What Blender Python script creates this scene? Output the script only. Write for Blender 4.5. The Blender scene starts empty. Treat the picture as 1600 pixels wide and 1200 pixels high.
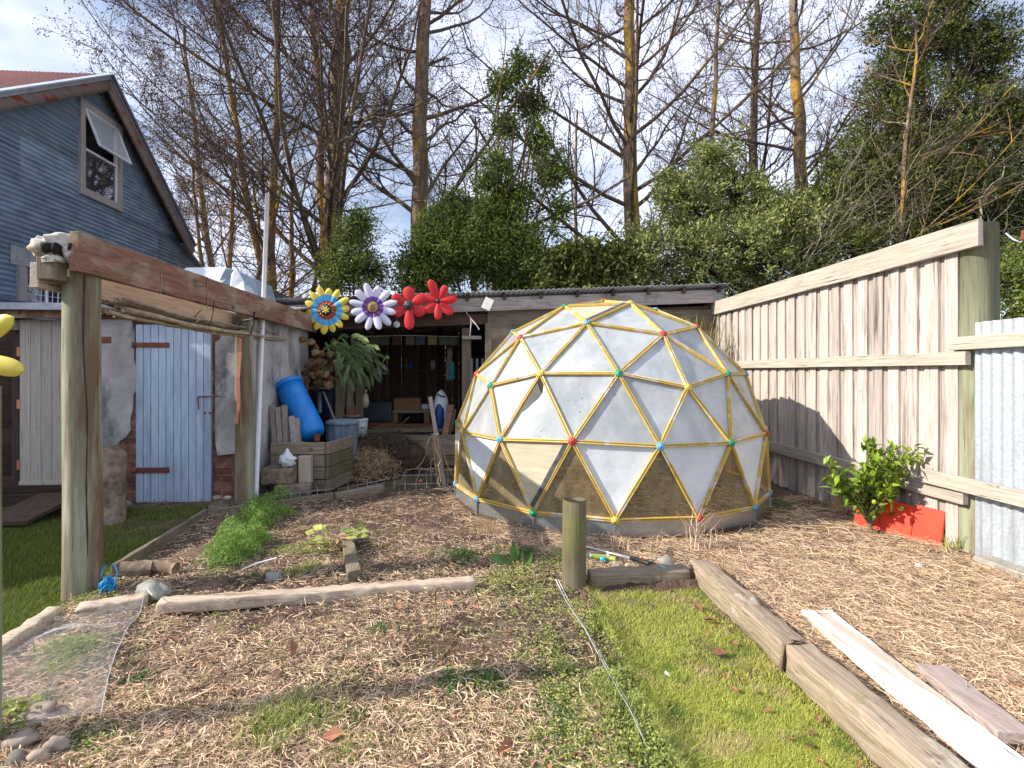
import bpy, math, random, itertools
import numpy as np
from mathutils import Vector, Matrix
random.seed(7); RS=np.random.RandomState(7)
SC=bpy.context.scene; COL=SC.collection
# ------------------------------------------------------------------ camera, sky, sun, exposure
H=1.367; FP=800.0; HZ=585.0; TH=math.atan(55/800.0)
cth,sth=math.cos(TH),math.sin(TH)
cd=bpy.data.cameras.new('camera'); cam=bpy.data.objects.new('camera',cd); COL.objects.link(cam)
cam.location=(0,0,H); cam.rotation_euler=(math.pi/2,0,-TH)
cd.sensor_width=36; cd.lens=36*FP/1600; cd.shift_y=-(600-HZ)/1600; cd.clip_start=.05; cd.clip_end=3000
SC.camera=cam
SUN=Vector((1,.15,-.63)).normalized()          # direction the light travels
EL=math.asin(-SUN.z); AZ=math.atan2(-SUN.x,-SUN.y)  # azimuth of the sun measured from +Y towards +X
w=bpy.data.worlds.new('World'); SC.world=w; w.use_nodes=True
nt=w.node_tree; nt.nodes.clear()
def N(nt,t,**k):
    n=nt.nodes.new(t)
    for a,b in k.items():
        if hasattr(n,a): setattr(n,a,b)
    return n
sky=N(nt,'ShaderNodeTexSky',sky_type='NISHITA',sun_disc=False,sun_elevation=EL,sun_rotation=AZ,air_density=1.0,dust_density=.6,ozone_density=1.5)
tc=N(nt,'ShaderNodeTexCoord'); mp=N(nt,'ShaderNodeMapping'); mp.inputs['Scale'].default_value=(1,1,2.2); mp.inputs['Location'].default_value=(.35,.1,.15)
n1=N(nt,'ShaderNodeTexNoise'); n1.inputs['Scale'].default_value=2.6; n1.inputs['Detail'].default_value=7; n1.inputs['Roughness'].default_value=.55
cr=N(nt,'ShaderNodeValToRGB'); cr.color_ramp.elements[0].position=.31; cr.color_ramp.elements[1].position=.60
mx=N(nt,'ShaderNodeMix',data_type='RGBA'); mx.inputs[7].default_value=(7.3,7.8,9.7,1)
bg=N(nt,'ShaderNodeBackground'); bg.inputs[1].default_value=.104
wo=N(nt,'ShaderNodeOutputWorld')
L=nt.links.new
L(tc.outputs['Generated'],mp.inputs[0]); L(mp.outputs[0],n1.inputs['Vector']); L(n1.outputs[0],cr.inputs[0])
L(cr.outputs[0],mx.inputs[0]); L(sky.outputs[0],mx.inputs[6]); L(mx.outputs[2],bg.inputs[0]); L(bg.outputs[0],wo.inputs[0])
sl=bpy.data.lights.new('sun','SUN'); sl.energy=4.8; sl.angle=math.radians(.5); sl.color=(1,.91,.79)
so=bpy.data.objects.new('sun',sl); COL.objects.link(so); so.rotation_euler=SUN.to_track_quat('-Z','Y').to_euler(); so.location=(-8,-2,8)
SC.view_settings.view_transform='Standard'; SC.view_settings.look='None'; SC.view_settings.gamma=1
SC.view_settings.exposure=.64
# ------------------------------------------------------------------ pixel -> place helpers
def ray(px,py):
    x=(px-800)/FP; z=(HZ-py)/FP
    return np.array([x*cth+sth,-x*sth+cth,z])
CP=np.array([0,0,H])
def G(px,py,z=0.): r=ray(px,py); return CP+r*((z-H)/r[2])
def AY(px,py,Y): r=ray(px,py); return CP+r*(Y/r[1])
def AX(px,py,X): r=ray(px,py); return CP+r*(X/r[0])
def pix(p):
    p=np.asarray(p,float); d=p-CP; xc=d[...,0]*cth-d[...,1]*sth; yc=d[...,0]*sth+d[...,1]*cth
    return np.stack([800+FP*xc/yc,HZ-FP*d[...,2]/yc],-1)
# ------------------------------------------------------------------ materials
def ramp(nt,els,const=False):
    c=N(nt,'ShaderNodeValToRGB'); r=c.color_ramp
    if const: r.interpolation='CONSTANT'
    while len(r.elements)<len(els): r.elements.new(.5)
    for e,(p,col) in zip(r.elements,els): e.position=p; e.color=(*col,1)
    return c
def mul(c,k): return tuple(min(1,x*k) for x in c)
MATS={}
def mat(name,c1,c2,s=(8,8,8),rough=.8,bump=.3,bs=1.,tint=.35,patch=None,metal=0.,spec=.5,trans=0.,detail=6,lo=.32,hi=.68,bd=.01,coat=0):
    """noise coloured material; patch=(colour, scale, lo, hi) lays a second noise's stains on top"""
    m=bpy.data.materials.new(name); m.use_nodes=True; nt=m.node_tree; L=nt.links.new
    P=nt.nodes['Principled BSDF']; out=nt.nodes['Material Output']
    tc=N(nt,'ShaderNodeTexCoord'); mp=N(nt,'ShaderNodeMapping'); mp.inputs['Scale'].default_value=s
    at=N(nt,'ShaderNodeAttribute',attribute_name='tint')
    # shift the pattern from piece to piece
    cb=N(nt,'ShaderNodeCombineXYZ'); ms=N(nt,'ShaderNodeMath',operation='MULTIPLY'); ms.inputs[1].default_value=37.
    L(at.outputs['Fac'],ms.inputs[0]); L(ms.outputs[0],cb.inputs[0]); L(ms.outputs[0],cb.inputs[2]); 
    L(tc.outputs['Object'],mp.inputs[0]); va=N(nt,'ShaderNodeVectorMath',operation='ADD'); L(mp.outputs[0],va.inputs[0]); L(cb.outputs[0],va.inputs[1])
    n=N(nt,'ShaderNodeTexNoise'); n.inputs['Scale'].default_value=1; n.inputs['Detail'].default_value=detail; n.inputs['Roughness'].default_value=.62
    L(va.outputs[0],n.inputs['Vector'])
    r=ramp(nt,[(lo,c1),(hi,c2)]); L(n.outputs[0],r.inputs[0]); col=r.outputs[0]
    if patch:
        ps=patch if isinstance(patch,list) else [patch]
        for pc,sc,a,b in ps:
            n2=N(nt,'ShaderNodeTexNoise'); n2.inputs['Detail'].default_value=5; n2.inputs['Roughness'].default_value=.65
            if isinstance(sc,tuple):
                m2=N(nt,'ShaderNodeMapping'); m2.inputs['Scale'].default_value=sc; m2.inputs['Location'].default_value=(a*9,b*7,a*5); L(tc.outputs['Object'],m2.inputs[0]); L(m2.outputs[0],n2.inputs['Vector']); n2.inputs['Scale'].default_value=1
            else:
                L(tc.outputs['Object'],n2.inputs['Vector']); n2.inputs['Scale'].default_value=sc
            r2=ramp(nt,[(a,(0,0,0)),(b,(1,1,1))]); L(n2.outputs[0],r2.inputs[0])
            x=N(nt,'ShaderNodeMix',data_type='RGBA'); x.inputs[7].default_value=(*pc,1); L(r2.outputs[0],x.inputs[0]); L(col,x.inputs[6]); col=x.outputs[2]
    if tint:
        ma=N(nt,'ShaderNodeMath',operation='MULTIPLY_ADD'); ma.inputs[1].default_value=tint*2; ma.inputs[2].default_value=1-tint
        L(at.outputs['Fac'],ma.inputs[0]); vm=N(nt,'ShaderNodeVectorMath',operation='SCALE'); L(col,vm.inputs[0]); L(ma.outputs[0],vm.inputs['Scale']); col=vm.outputs[0]
    L(col,P.inputs['Base Color']); P.inputs['Roughness'].default_value=rough; P.inputs['Metallic'].default_value=metal
    P.inputs['Specular IOR Level'].default_value=spec
    if coat: P.inputs['Coat Weight'].default_value=coat
    if bump:
        b=N(nt,'ShaderNodeBump'); b.inputs['Strength'].default_value=bump; b.inputs['Distance'].default_value=bd
        if bs!=1:
            n3=N(nt,'ShaderNodeTexNoise'); n3.inputs['Scale'].default_value=bs; n3.inputs['Detail'].default_value=4; L(va.outputs[0],n3.inputs['Vector']); L(n3.outputs[0],b.inputs['Height'])
        else: L(n.outputs[0],b.inputs['Height'])
        L(b.outputs[0],P.inputs['Normal'])
    if trans:
        t=N(nt,'ShaderNodeBsdfTranslucent'); L(col,t.inputs[0]); x=N(nt,'ShaderNodeMixShader'); x.inputs[0].default_value=trans
        L(P.outputs[0],x.inputs[1]); L(t.outputs[0],x.inputs[2]); L(x.outputs[0],out.inputs[0])
    MATS[name]=m; return m
GR=60.
def wood(name,c1,c2,ax,tint=.3,patch=None,rough=.85,bump=.5):
    s=[70.,70.,70.]; s['xyz'.index(ax)]=2.6
    q=[95.,95.,95.]; q['xyz'.index(ax)]=2.; pl=[] if patch is None else patch if isinstance(patch,list) else [patch]; k=.28; patch=pl+[(mul(c1,k),tuple(q),.61,.67),(mul(c1,.45),tuple(v*.12 if v>5 else 4. for v in q),.68,.73)]
    return mat(name,c1,c2,tuple(s),rough=rough,bump=bump,tint=tint,patch=patch,lo=.25,hi=.75,bd=.006,spec=.25)
GREYW=((.20,.17,.15),(.52,.46,.42))
for a in 'xyz':
    wood('grey_wood_'+a,*GREYW,a,patch=((.09,.075,.06),3.,.55,.8))
    wood('pale_wood_'+a,(.40,.32,.24),(.66,.57,.47),a)
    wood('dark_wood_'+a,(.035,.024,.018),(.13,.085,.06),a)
    wood('old_wood_'+a,(.12,.095,.07),(.33,.27,.20),a,patch=((.10,.11,.05),2.5,.5,.75))
wood('fence_wood',(.29,.245,.215),(.60,.545,.50),'z',tint=.22,patch=[((.10,.07,.05),(17,17,11),.71,.74),((.16,.12,.10),(9,9,.9),.54,.70),((.40,.17,.07),(7,7,1.3),.66,.78)])
wood('fence_rail',(.28,.25,.21),(.57,.52,.44),'y',tint=.1,patch=[((.09,.065,.05),(15,9,15),.71,.74),((.42,.44,.30),5.,.62,.75),((.20,.16,.13),(5,1.2,5),.6,.8)])
wood('beam_wood',(.13,.062,.042),(.34,.185,.12),'y',tint=.05,patch=[((.36,.28,.20),(5,1.6,5),.48,.62),((.16,.14,.06),(7,2.5,7),.56,.70),((.06,.045,.035),(9,3,9),.60,.70)])
wood('treated_post',(.17,.19,.12),(.36,.37,.25),'z',tint=.0,patch=[((.16,.11,.065),(3.4,3.4,.4),.48,.62),((.46,.44,.36),(5,5,.5),.58,.7)])
wood('moss_post',(.07,.058,.035),(.21,.175,.11),'z',tint=.0,patch=[((.14,.15,.05),(4,4,2),.52,.68)])
wood('sleeper',(.16,.125,.085),(.46,.38,.28),'y',tint=.08,patch=[((.60,.54,.44),(3,1.6,3),.52,.62),((.17,.17,.03),5.,.66,.72),((.07,.06,.05),(5,2,5),.52,.66)],bump=.9)
wood('white_plank_paint',(.42,.34,.27),(.62,.53,.45),'y',tint=0,patch=[((.90,.90,.88),(9,.9,9),.46,.50)])
wood('greypink_plank',(.26,.205,.18),(.46,.38,.34),'y',tint=.1)
wood('log_x',(.36,.27,.18),(.68,.58,.46),'x',tint=.05,patch=((.2,.14,.08),(1.5,9,9),.6,.72),bump=.9)
wood('cream_paint',(.40,.36,.30),(.62,.57,.49),'z',tint=.07,patch=((.16,.12,.09),(8,8,2),.66,.8),bump=.15)
mat('blue_door',(.34,.44,.56),(.50,.60,.72),(30,30,3),rough=.55,bump=.15,tint=.12,metal=.15,patch=[((.22,.17,.13),(14,14,1.0),.62,.78),((.25,.33,.43),(5,5,1.2),.5,.75)])
mat('galv_house',(.10,.15,.205),(.26,.335,.42),(30,3,6),rough=.5,bump=.1,tint=.33,metal=.25,patch=((.25,.28,.31),(5,1.2,3),.56,.76))
mat('galv_fence',(.33,.38,.43),(.50,.55,.60),(50,50,50),rough=.45,bump=.05,tint=.06,metal=.25,patch=((.28,.30,.31),(6,6,1.0),.52,.78))
mat('galv_base',(.28,.30,.30),(.44,.47,.47),(60,60,60),rough=.35,bump=.06,tint=.12,metal=.75,patch=((.50,.50,.47),4.,.5,.75))
mat('roof_red',(.09,.022,.018),(.20,.05,.04),(12,12,12),rough=.7,bump=.2,tint=.2,patch=((.30,.20,.17),(14,3,14),.62,.70))
mat('roof_pale',(.48,.42,.40),(.75,.70,.68),(10,10,10),rough=.6,bump=.1,patch=((.50,.16,.10),(3,9,3),.52,.60))
mat('roof_grey',(.30,.32,.34),(.52,.54,.56),(10,10,10),rough=.5,bump=.1,metal=.3)
wood('barge_wood',(.14,.09,.07),(.33,.27,.23),'y',tint=.1,patch=((.26,.055,.03),(4,1.6,4),.57,.64))
wood('frame_wood',(.22,.19,.17),(.44,.40,.37),'z',tint=.1)
mat('render_coat',(.30,.29,.27),(.56,.54,.51),(3,3,3),rough=.95,bump=.5,bs=14,tint=.06,patch=[((.16,.165,.165),(2.2,2.2,1.2),.52,.64),((.55,.50,.44),(1.2,1.2,.8),.62,.75)])
mat('rust',(.10,.035,.02),(.24,.08,.045),(30,30,30),bump=.4,rough=.9)
mat('black',(.012,.012,.013),(.03,.03,.03),rough=.6,bump=0)
mat('dark_inside',(.012,.011,.010),(.02,.018,.016),rough=1,bump=0)  # near-black, mostly standing for the shade of interiors and hollows
mat('yellow_paint',(.48,.33,.06),(.62,.45,.11),(30,30,30),rough=.55,bump=.2,tint=.25,patch=[((.60,.54,.42),(5,5,5),.52,.62),((.22,.15,.08),(14,14,14),.64,.68)])
mat('tape_black',(.03,.035,.04),(.10,.11,.12),(20,20,20),rough=.5,bump=.2)
for nme,c in dict(hub_red=(.55,.045,.04),hub_blue=(.13,.38,.60),hub_green=(.02,.30,.15),hub_yellow=(.72,.58,.12)).items():
    mat(nme,mul(c,.75),c,(20,20,20),rough=.55,bump=.1,tint=.1)
mat('ply_beige',(.42,.37,.26),(.56,.50,.36),(3,3,30),rough=.8,bump=.1,tint=.05)
mat('white_panel',(.62,.68,.73),(.78,.83,.87),(4,4,4),rough=.6,bump=.08,tint=.06,patch=((.35,.38,.40),(9,9,3),.68,.85),trans=.18)
mat('white_plastic',(.72,.72,.74),(.85,.85,.87),rough=.4,bump=0,tint=0)
mat('tarp_white',(.50,.55,.58),(.74,.78,.80),(3,3,3),rough=.6,bump=.5,bs=3,tint=.1,bd=.03)
mat('tarp_blue',(.17,.23,.28),(.28,.35,.41),(3,3,3),rough=.6,bump=.5,bs=3,tint=.1,bd=.03)
mat('barrel_blue',(.0,.16,.55),(.01,.25,.72),(8,8,8),rough=.42,bump=.05,tint=.03)
mat('dark_blue',(.02,.06,.25),(.03,.09,.33),(8,8,8),rough=.5,bump=.05)
mat('bin_grey',(.10,.14,.18),(.19,.25,.31),(8,8,2),rough=.6,bump=.05,tint=.1,patch=((.06,.07,.08),4.,.55,.8))
mat('bone',(.38,.36,.30),(.66,.64,.57),(14,14,14),rough=.8,bump=.5,tint=.05,patch=[((.42,.33,.09),(9,9,9),.52,.62),((.16,.14,.10),(16,16,16),.64,.72)])
mat('stone',(.15,.15,.125),(.30,.30,.255),(9,9,9),rough=.85,bump=.5,tint=.25,patch=((.28,.31,.20),6.,.55,.75))
mat('stone_warm',(.22,.17,.13),(.40,.32,.26),(9,9,9),rough=.8,bump=.4,tint=.25)
mat('bark_log',(.10,.07,.048),(.32,.245,.175),(14,14,14),rough=.95,bump=1.,tint=.15,bd=.02)
mat('concrete',(.22,.21,.18),(.36,.34,.29),(12,12,12),rough=.9,bump=.3,tint=.05,patch=((.20,.22,.12),2.,.5,.8))
mat('straw_sack',(.34,.28,.19),(.55,.47,.34),(20,20,20),rough=.9,bump=.3)
mat('cardboard',(.36,.19,.08),(.46,.26,.12),(5,5,5),rough=.9,bump=.05)
mat('brown_wood_new',(.17,.085,.045),(.30,.16,.09),(5,5,40),rough=.85,bump=.2,tint=.2)
mat('cabinet',(.035,.06,.075),(.06,.09,.11),(4,4,4),rough=.5,bump=0)
mat('cloth_grey',(.13,.13,.11),(.24,.24,.20),(6,6,2),rough=.95,bump=.3)
mat('cloth_teal',(.02,.26,.30),(.03,.34,.38),rough=.9,bump=.1)
mat('bucket_white',(.50,.58,.62),(.66,.72,.74),rough=.5,bump=0)
mat('bucket_green',(.0,.14,.11),(.0,.19,.15),rough=.5,bump=0)
mat('rope_blue',(.0,.22,.55),(.02,.34,.70),rough=.6,bump=.2)
mat('wire',(.42,.45,.46),(.62,.65,.66),rough=.4,bump=0,metal=.5)
mat('net',(.62,.66,.68),(.78,.80,.82),rough=.6,bump=0)
mat('red_board',(.58,.035,.012),(.74,.06,.02),(6,6,6),rough=.6,bump=.1,tint=.2)
mat('copper',(.55,.20,.12),(.66,.28,.18),rough=.5,bump=0)
mat('vine_dry',(.34,.22,.11),(.58,.42,.25),(20,20,20),rough=.9,bump=.3,tint=.3)
mat('stick',(.20,.14,.08),(.46,.37,.25),(12,12,12),rough=.9,bump=.5,tint=.3)
mat('hose',(.18,.24,.05),(.26,.33,.08),rough=.5,bump=0)
mat('alloy',(.42,.43,.46),(.58,.59,.62),rough=.35,bump=0,metal=.6)
mat('teal_cap',(.02,.30,.38),(.03,.36,.44),rough=.4,bump=0)
mat('paper',(.60,.57,.50),(.76,.73,.66),rough=.9,bump=.1)
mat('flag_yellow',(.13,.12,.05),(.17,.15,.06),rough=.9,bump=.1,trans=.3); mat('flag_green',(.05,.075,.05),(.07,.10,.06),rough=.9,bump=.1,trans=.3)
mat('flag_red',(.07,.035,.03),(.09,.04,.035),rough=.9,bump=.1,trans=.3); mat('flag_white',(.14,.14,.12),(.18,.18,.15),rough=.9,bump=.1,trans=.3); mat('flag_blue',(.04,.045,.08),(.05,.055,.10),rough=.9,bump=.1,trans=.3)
# plants
mat('soil',(.035,.02,.013),(.14,.088,.06),(14,14,14),rough=1,bump=1.,bs=4,tint=0,bd=.03,detail=9,patch=((.24,.165,.115),3.,.48,.68))
mat('straw',(.40,.26,.15),(.84,.66,.46),(60,60,60),rough=.85,bump=0,tint=.55,trans=.12,spec=.3)
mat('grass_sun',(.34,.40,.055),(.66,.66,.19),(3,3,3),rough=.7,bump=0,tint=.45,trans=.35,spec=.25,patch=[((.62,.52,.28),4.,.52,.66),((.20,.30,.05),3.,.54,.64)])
mat('grass_shade',(.11,.15,.024),(.22,.28,.05),(2,2,2),rough=.7,bump=0,tint=.4,trans=.3,spec=.25)  # darker copy for the lawn, house shade put into the green
mat('weed_dark',(.05,.11,.025),(.12,.21,.055),(5,5,5),rough=.6,bump=0,tint=.4,trans=.25,spec=.35)
mat('weed_light',(.19,.26,.05),(.42,.46,.14),(5,5,5),rough=.6,bump=0,tint=.4,trans=.3,spec=.3)
mat('feathery',(.14,.26,.04),(.30,.46,.10),(5,5,5),rough=.6,bump=0,tint=.4,trans=.3)
mat('dead_leaf',(.20,.075,.035),(.42,.21,.12),(12,12,12),rough=.8,bump=.2,tint=.3,trans=.15)
mat('citrus_leaf',(.08,.16,.012),(.26,.35,.035),(4,4,4),rough=.32,bump=0,tint=.45,trans=.22,spec=.5)
mat('leaf_mid',(.07,.115,.02),(.22,.28,.06),(1.2,1.2,1.2),rough=.6,bump=0,tint=.55,trans=.28,spec=.25)
mat('leaf_olive',(.12,.16,.04),(.35,.38,.13),(1.2,1.2,1.2),rough=.6,bump=0,tint=.55,trans=.25,spec=.25)
mat('leaf_dark',(.045,.065,.014),(.18,.205,.045),(1.2,1.2,1.2),rough=.6,bump=0,tint=.55,trans=.25,spec=.2)
mat('leaf_fern',(.06,.11,.03),(.15,.21,.07),(5,5,5),rough=.6,bump=0,tint=.4,trans=.2)
mat('leaf_reed',(.30,.28,.06),(.46,.42,.12),(5,5,5),rough=.6,bump=0,tint=.4,trans=.3)
mat('bark',(.09,.06,.035),(.27,.19,.12),(9,9,2.5),rough=.95,bump=.8,tint=.1,bd=.03,patch=[((.30,.24,.17),(3,3,1.2),.55,.68),((.42,.24,.03),(2.2,2.2,.7),.50,.60)])
mat('bark_dark',(.07,.05,.035),(.20,.15,.10),(9,9,2.5),rough=.95,bump=.8,tint=.1,bd=.03,patch=[((.34,.22,.03),(1.8,1.8,.8),.58,.68)])
mat('twig',(.055,.036,.033),(.13,.09,.08),(3,3,3),rough=.9,bump=0,tint=.3)
mat('twig_pale',(.15,.13,.09),(.27,.24,.17),(3,3,3),rough=.9,bump=0,tint=.3)
mat('catkin',(.06,.028,.032),(.12,.06,.06),(3,3,3),rough=.9,bump=0,tint=.4)
mat('berry',(.22,.27,.02),(.36,.38,.04),rough=.4,bump=0)
def brick_mat():
    m=bpy.data.materials.new('brickwork'); m.use_nodes=True; nt=m.node_tree; L=nt.links.new; P=nt.nodes['Principled BSDF']
    tc=N(nt,'ShaderNodeTexCoord'); sx=N(nt,'ShaderNodeSeparateXYZ'); cb=N(nt,'ShaderNodeCombineXYZ'); ad=N(nt,'ShaderNodeMath',operation='ADD')
    L(tc.outputs['Object'],sx.inputs[0]); L(sx.outputs[0],ad.inputs[0]); L(sx.outputs[1],ad.inputs[1]); L(ad.outputs[0],cb.inputs[0]); L(sx.outputs[2],cb.inputs[1])
    b=N(nt,'ShaderNodeTexBrick'); b.inputs['Scale'].default_value=1; b.inputs['Brick Width'].default_value=.23; b.inputs['Row Height'].default_value=.085; b.inputs['Mortar Size'].default_value=.007
    b.inputs['Color1'].default_value=(.20,.065,.04,1); b.inputs['Color2'].default_value=(.34,.15,.10,1); b.inputs['Mortar'].default_value=(.22,.20,.17,1)
    n=N(nt,'ShaderNodeTexNoise'); n.inputs['Scale'].default_value=9; n.inputs['Detail'].default_value=6; r=ramp(nt,[(.4,(.35,.33,.3)),(.7,(1.2,1.15,1.1))])
    x=N(nt,'ShaderNodeMix',data_type='RGBA',blend_type='MULTIPLY'); x.inputs[0].default_value=.8
    L(cb.outputs[0],b.inputs['Vector']); L(tc.outputs['Object'],n.inputs['Vector']); L(n.outputs[0],r.inputs[0]); L(b.outputs[0],x.inputs[6]); L(r.outputs[0],x.inputs[7]); L(x.outputs[2],P.inputs['Base Color'])
    P.inputs['Roughness'].default_value=.95; bm=N(nt,'ShaderNodeBump'); bm.inputs['Strength'].default_value=.6; bm.inputs['Distance'].default_value=.01; L(b.outputs[0],bm.inputs['Height']); L(bm.outputs[0],P.inputs['Normal'])
    MATS['brickwork']=m
brick_mat()
def panel_mat(name,base,dirt,transp,translu,rough,sc,lo=.4,hi=.7,dtr=.5):
    """weathered sheet: a see-through share, a milky share and dirt streaks"""
    m=bpy.data.materials.new(name); m.use_nodes=True; nt=m.node_tree; L=nt.links.new; P=nt.nodes['Principled BSDF']; out=nt.nodes['Material Output']
    tc=N(nt,'ShaderNodeTexCoord'); at=N(nt,'ShaderNodeAttribute',attribute_name='tint')
    ms=N(nt,'ShaderNodeMath',operation='MULTIPLY'); ms.inputs[1].default_value=21; cb=N(nt,'ShaderNodeCombineXYZ'); L(at.outputs['Fac'],ms.inputs[0]); L(ms.outputs[0],cb.inputs[0])
    mp=N(nt,'ShaderNodeMapping'); mp.inputs['Scale'].default_value=sc; va=N(nt,'ShaderNodeVectorMath',operation='ADD'); L(tc.outputs['Object'],mp.inputs[0]); L(mp.outputs[0],va.inputs[0]); L(cb.outputs[0],va.inputs[1])
    n=N(nt,'ShaderNodeTexNoise'); n.inputs['Scale'].default_value=1; n.inputs['Detail'].default_value=9; n.inputs['Roughness'].default_value=.68; L(va.outputs[0],n.inputs['Vector'])
    r=ramp(nt,[(lo,base),(hi,dirt)]); L(n.outputs[0],r.inputs[0])
    # fine specks
    n2=N(nt,'ShaderNodeTexNoise'); n2.inputs['Scale'].default_value=34; n2.inputs['Detail'].default_value=3; L(tc.outputs['Object'],n2.inputs['Vector'])
    r2=ramp(nt,[(.68,(1,1,1)),(.74,(.35,.38,.36))]); L(n2.outputs[0],r2.inputs[0]); x=N(nt,'ShaderNodeMix',data_type='RGBA',blend_type='MULTIPLY'); x.inputs[0].default_value=1
    L(r.outputs[0],x.inputs[6]); L(r2.outputs[0],x.inputs[7]); 
    ma=N(nt,'ShaderNodeMath',operation='MULTIPLY_ADD'); ma.inputs[1].default_value=.22; ma.inputs[2].default_value=.89; L(at.outputs['Fac'],ma.inputs[0])
    vm=N(nt,'ShaderNodeVectorMath',operation='SCALE'); L(x.outputs[2],vm.inputs[0]); L(ma.outputs[0],vm.inputs['Scale'])
    L(vm.outputs[0],P.inputs['Base Color']); P.inputs['Roughness'].default_value=rough
    tl=N(nt,'ShaderNodeBsdfTranslucent'); L(vm.outputs[0],tl.inputs[0]); m1=N(nt,'ShaderNodeMixShader'); m1.inputs[0].default_value=translu; L(P.outputs[0],m1.inputs[1]); L(tl.outputs[0],m1.inputs[2])
    tp=N(nt,'ShaderNodeBsdfTransparent'); m2=N(nt,'ShaderNodeMixShader'); mr=N(nt,'ShaderNodeMapRange'); mr.inputs[1].default_value=.35; mr.inputs[2].default_value=.68; mr.inputs[3].default_value=transp; mr.inputs[4].default_value=transp*dtr
    L(n.outputs[0],mr.inputs[0]); L(mr.outputs[0],m2.inputs[0]); L(m1.outputs[0],m2.inputs[1]); L(tp.outputs[0],m2.inputs[2])
    L(m2.outputs[0],out.inputs[0]); MATS[name]=m
panel_mat('frosted',(.47,.53,.57),(.72,.76,.79),.20,.32,.24,(2.6,2.6,1.6),.38,.66)
panel_mat('clear_dirty',(.22,.16,.075),(.42,.35,.22),.60,.2,.14,(3,3,2),.36,.66,.4)
def flat_glass():
    m=bpy.data.materials.new('window_glass'); m.use_nodes=True; P=m.node_tree.nodes['Principled BSDF']
    P.inputs['Base Color'].default_value=(.03,.035,.05,1); P.inputs['Roughness'].default_value=.03; P.inputs['Specular IOR Level'].default_value=1.; P.inputs['Coat Weight'].default_value=1; MATS['window_glass']=m
    m=bpy.data.materials.new('clear_glass'); m.use_nodes=True; nt=m.node_tree; P=nt.nodes['Principled BSDF']; P.inputs['Base Color'].default_value=(.7,.75,.75,1); P.inputs['Roughness'].default_value=.08; P.inputs['Alpha'].default_value=.35; MATS['clear_glass']=m
flat_glass()
def petal_mat(name,stops):
    m=bpy.data.materials.new(name); m.use_nodes=True; nt=m.node_tree; L=nt.links.new; P=nt.nodes['Principled BSDF']
    tc=N(nt,'ShaderNodeTexCoord'); mp=N(nt,'ShaderNodeMapping'); mp.inputs['Scale'].default_value=(1,0,1); ln=N(nt,'ShaderNodeVectorMath',operation='LENGTH')
    nz=N(nt,'ShaderNodeTexNoise'); nz.inputs['Scale'].default_value=40; ad=N(nt,'ShaderNodeMath',operation='MULTIPLY_ADD'); ad.inputs[1].default_value=.03
    L(tc.outputs['Object'],mp.inputs[0]); L(mp.outputs[0],ln.inputs[0]); L(tc.outputs['Object'],nz.inputs['Vector']); L(nz.outputs[0],ad.inputs[0]); L(ln.outputs['Value'],ad.inputs[2])
    r=ramp(nt,stops,True); L(ad.outputs[0],r.inputs[0]); L(r.outputs[0],P.inputs['Base Color']); P.inputs['Roughness'].default_value=.58; MATS[name]=m
petal_mat('petal_yellow',[(0,(.40,.10,.03)),(.150,(.08,.40,.70)),(.235,(.72,.56,.06))])
petal_mat('petal_purple',[(0,(.17,.05,.33)),(.165,(.62,.60,.74))])
petal_mat('petal_red',[(0,(.55,.008,.012))])
mat('petal_lemon',(.62,.52,.05),(.74,.64,.10),(6,6,6),rough=.4,bump=0)
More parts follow.
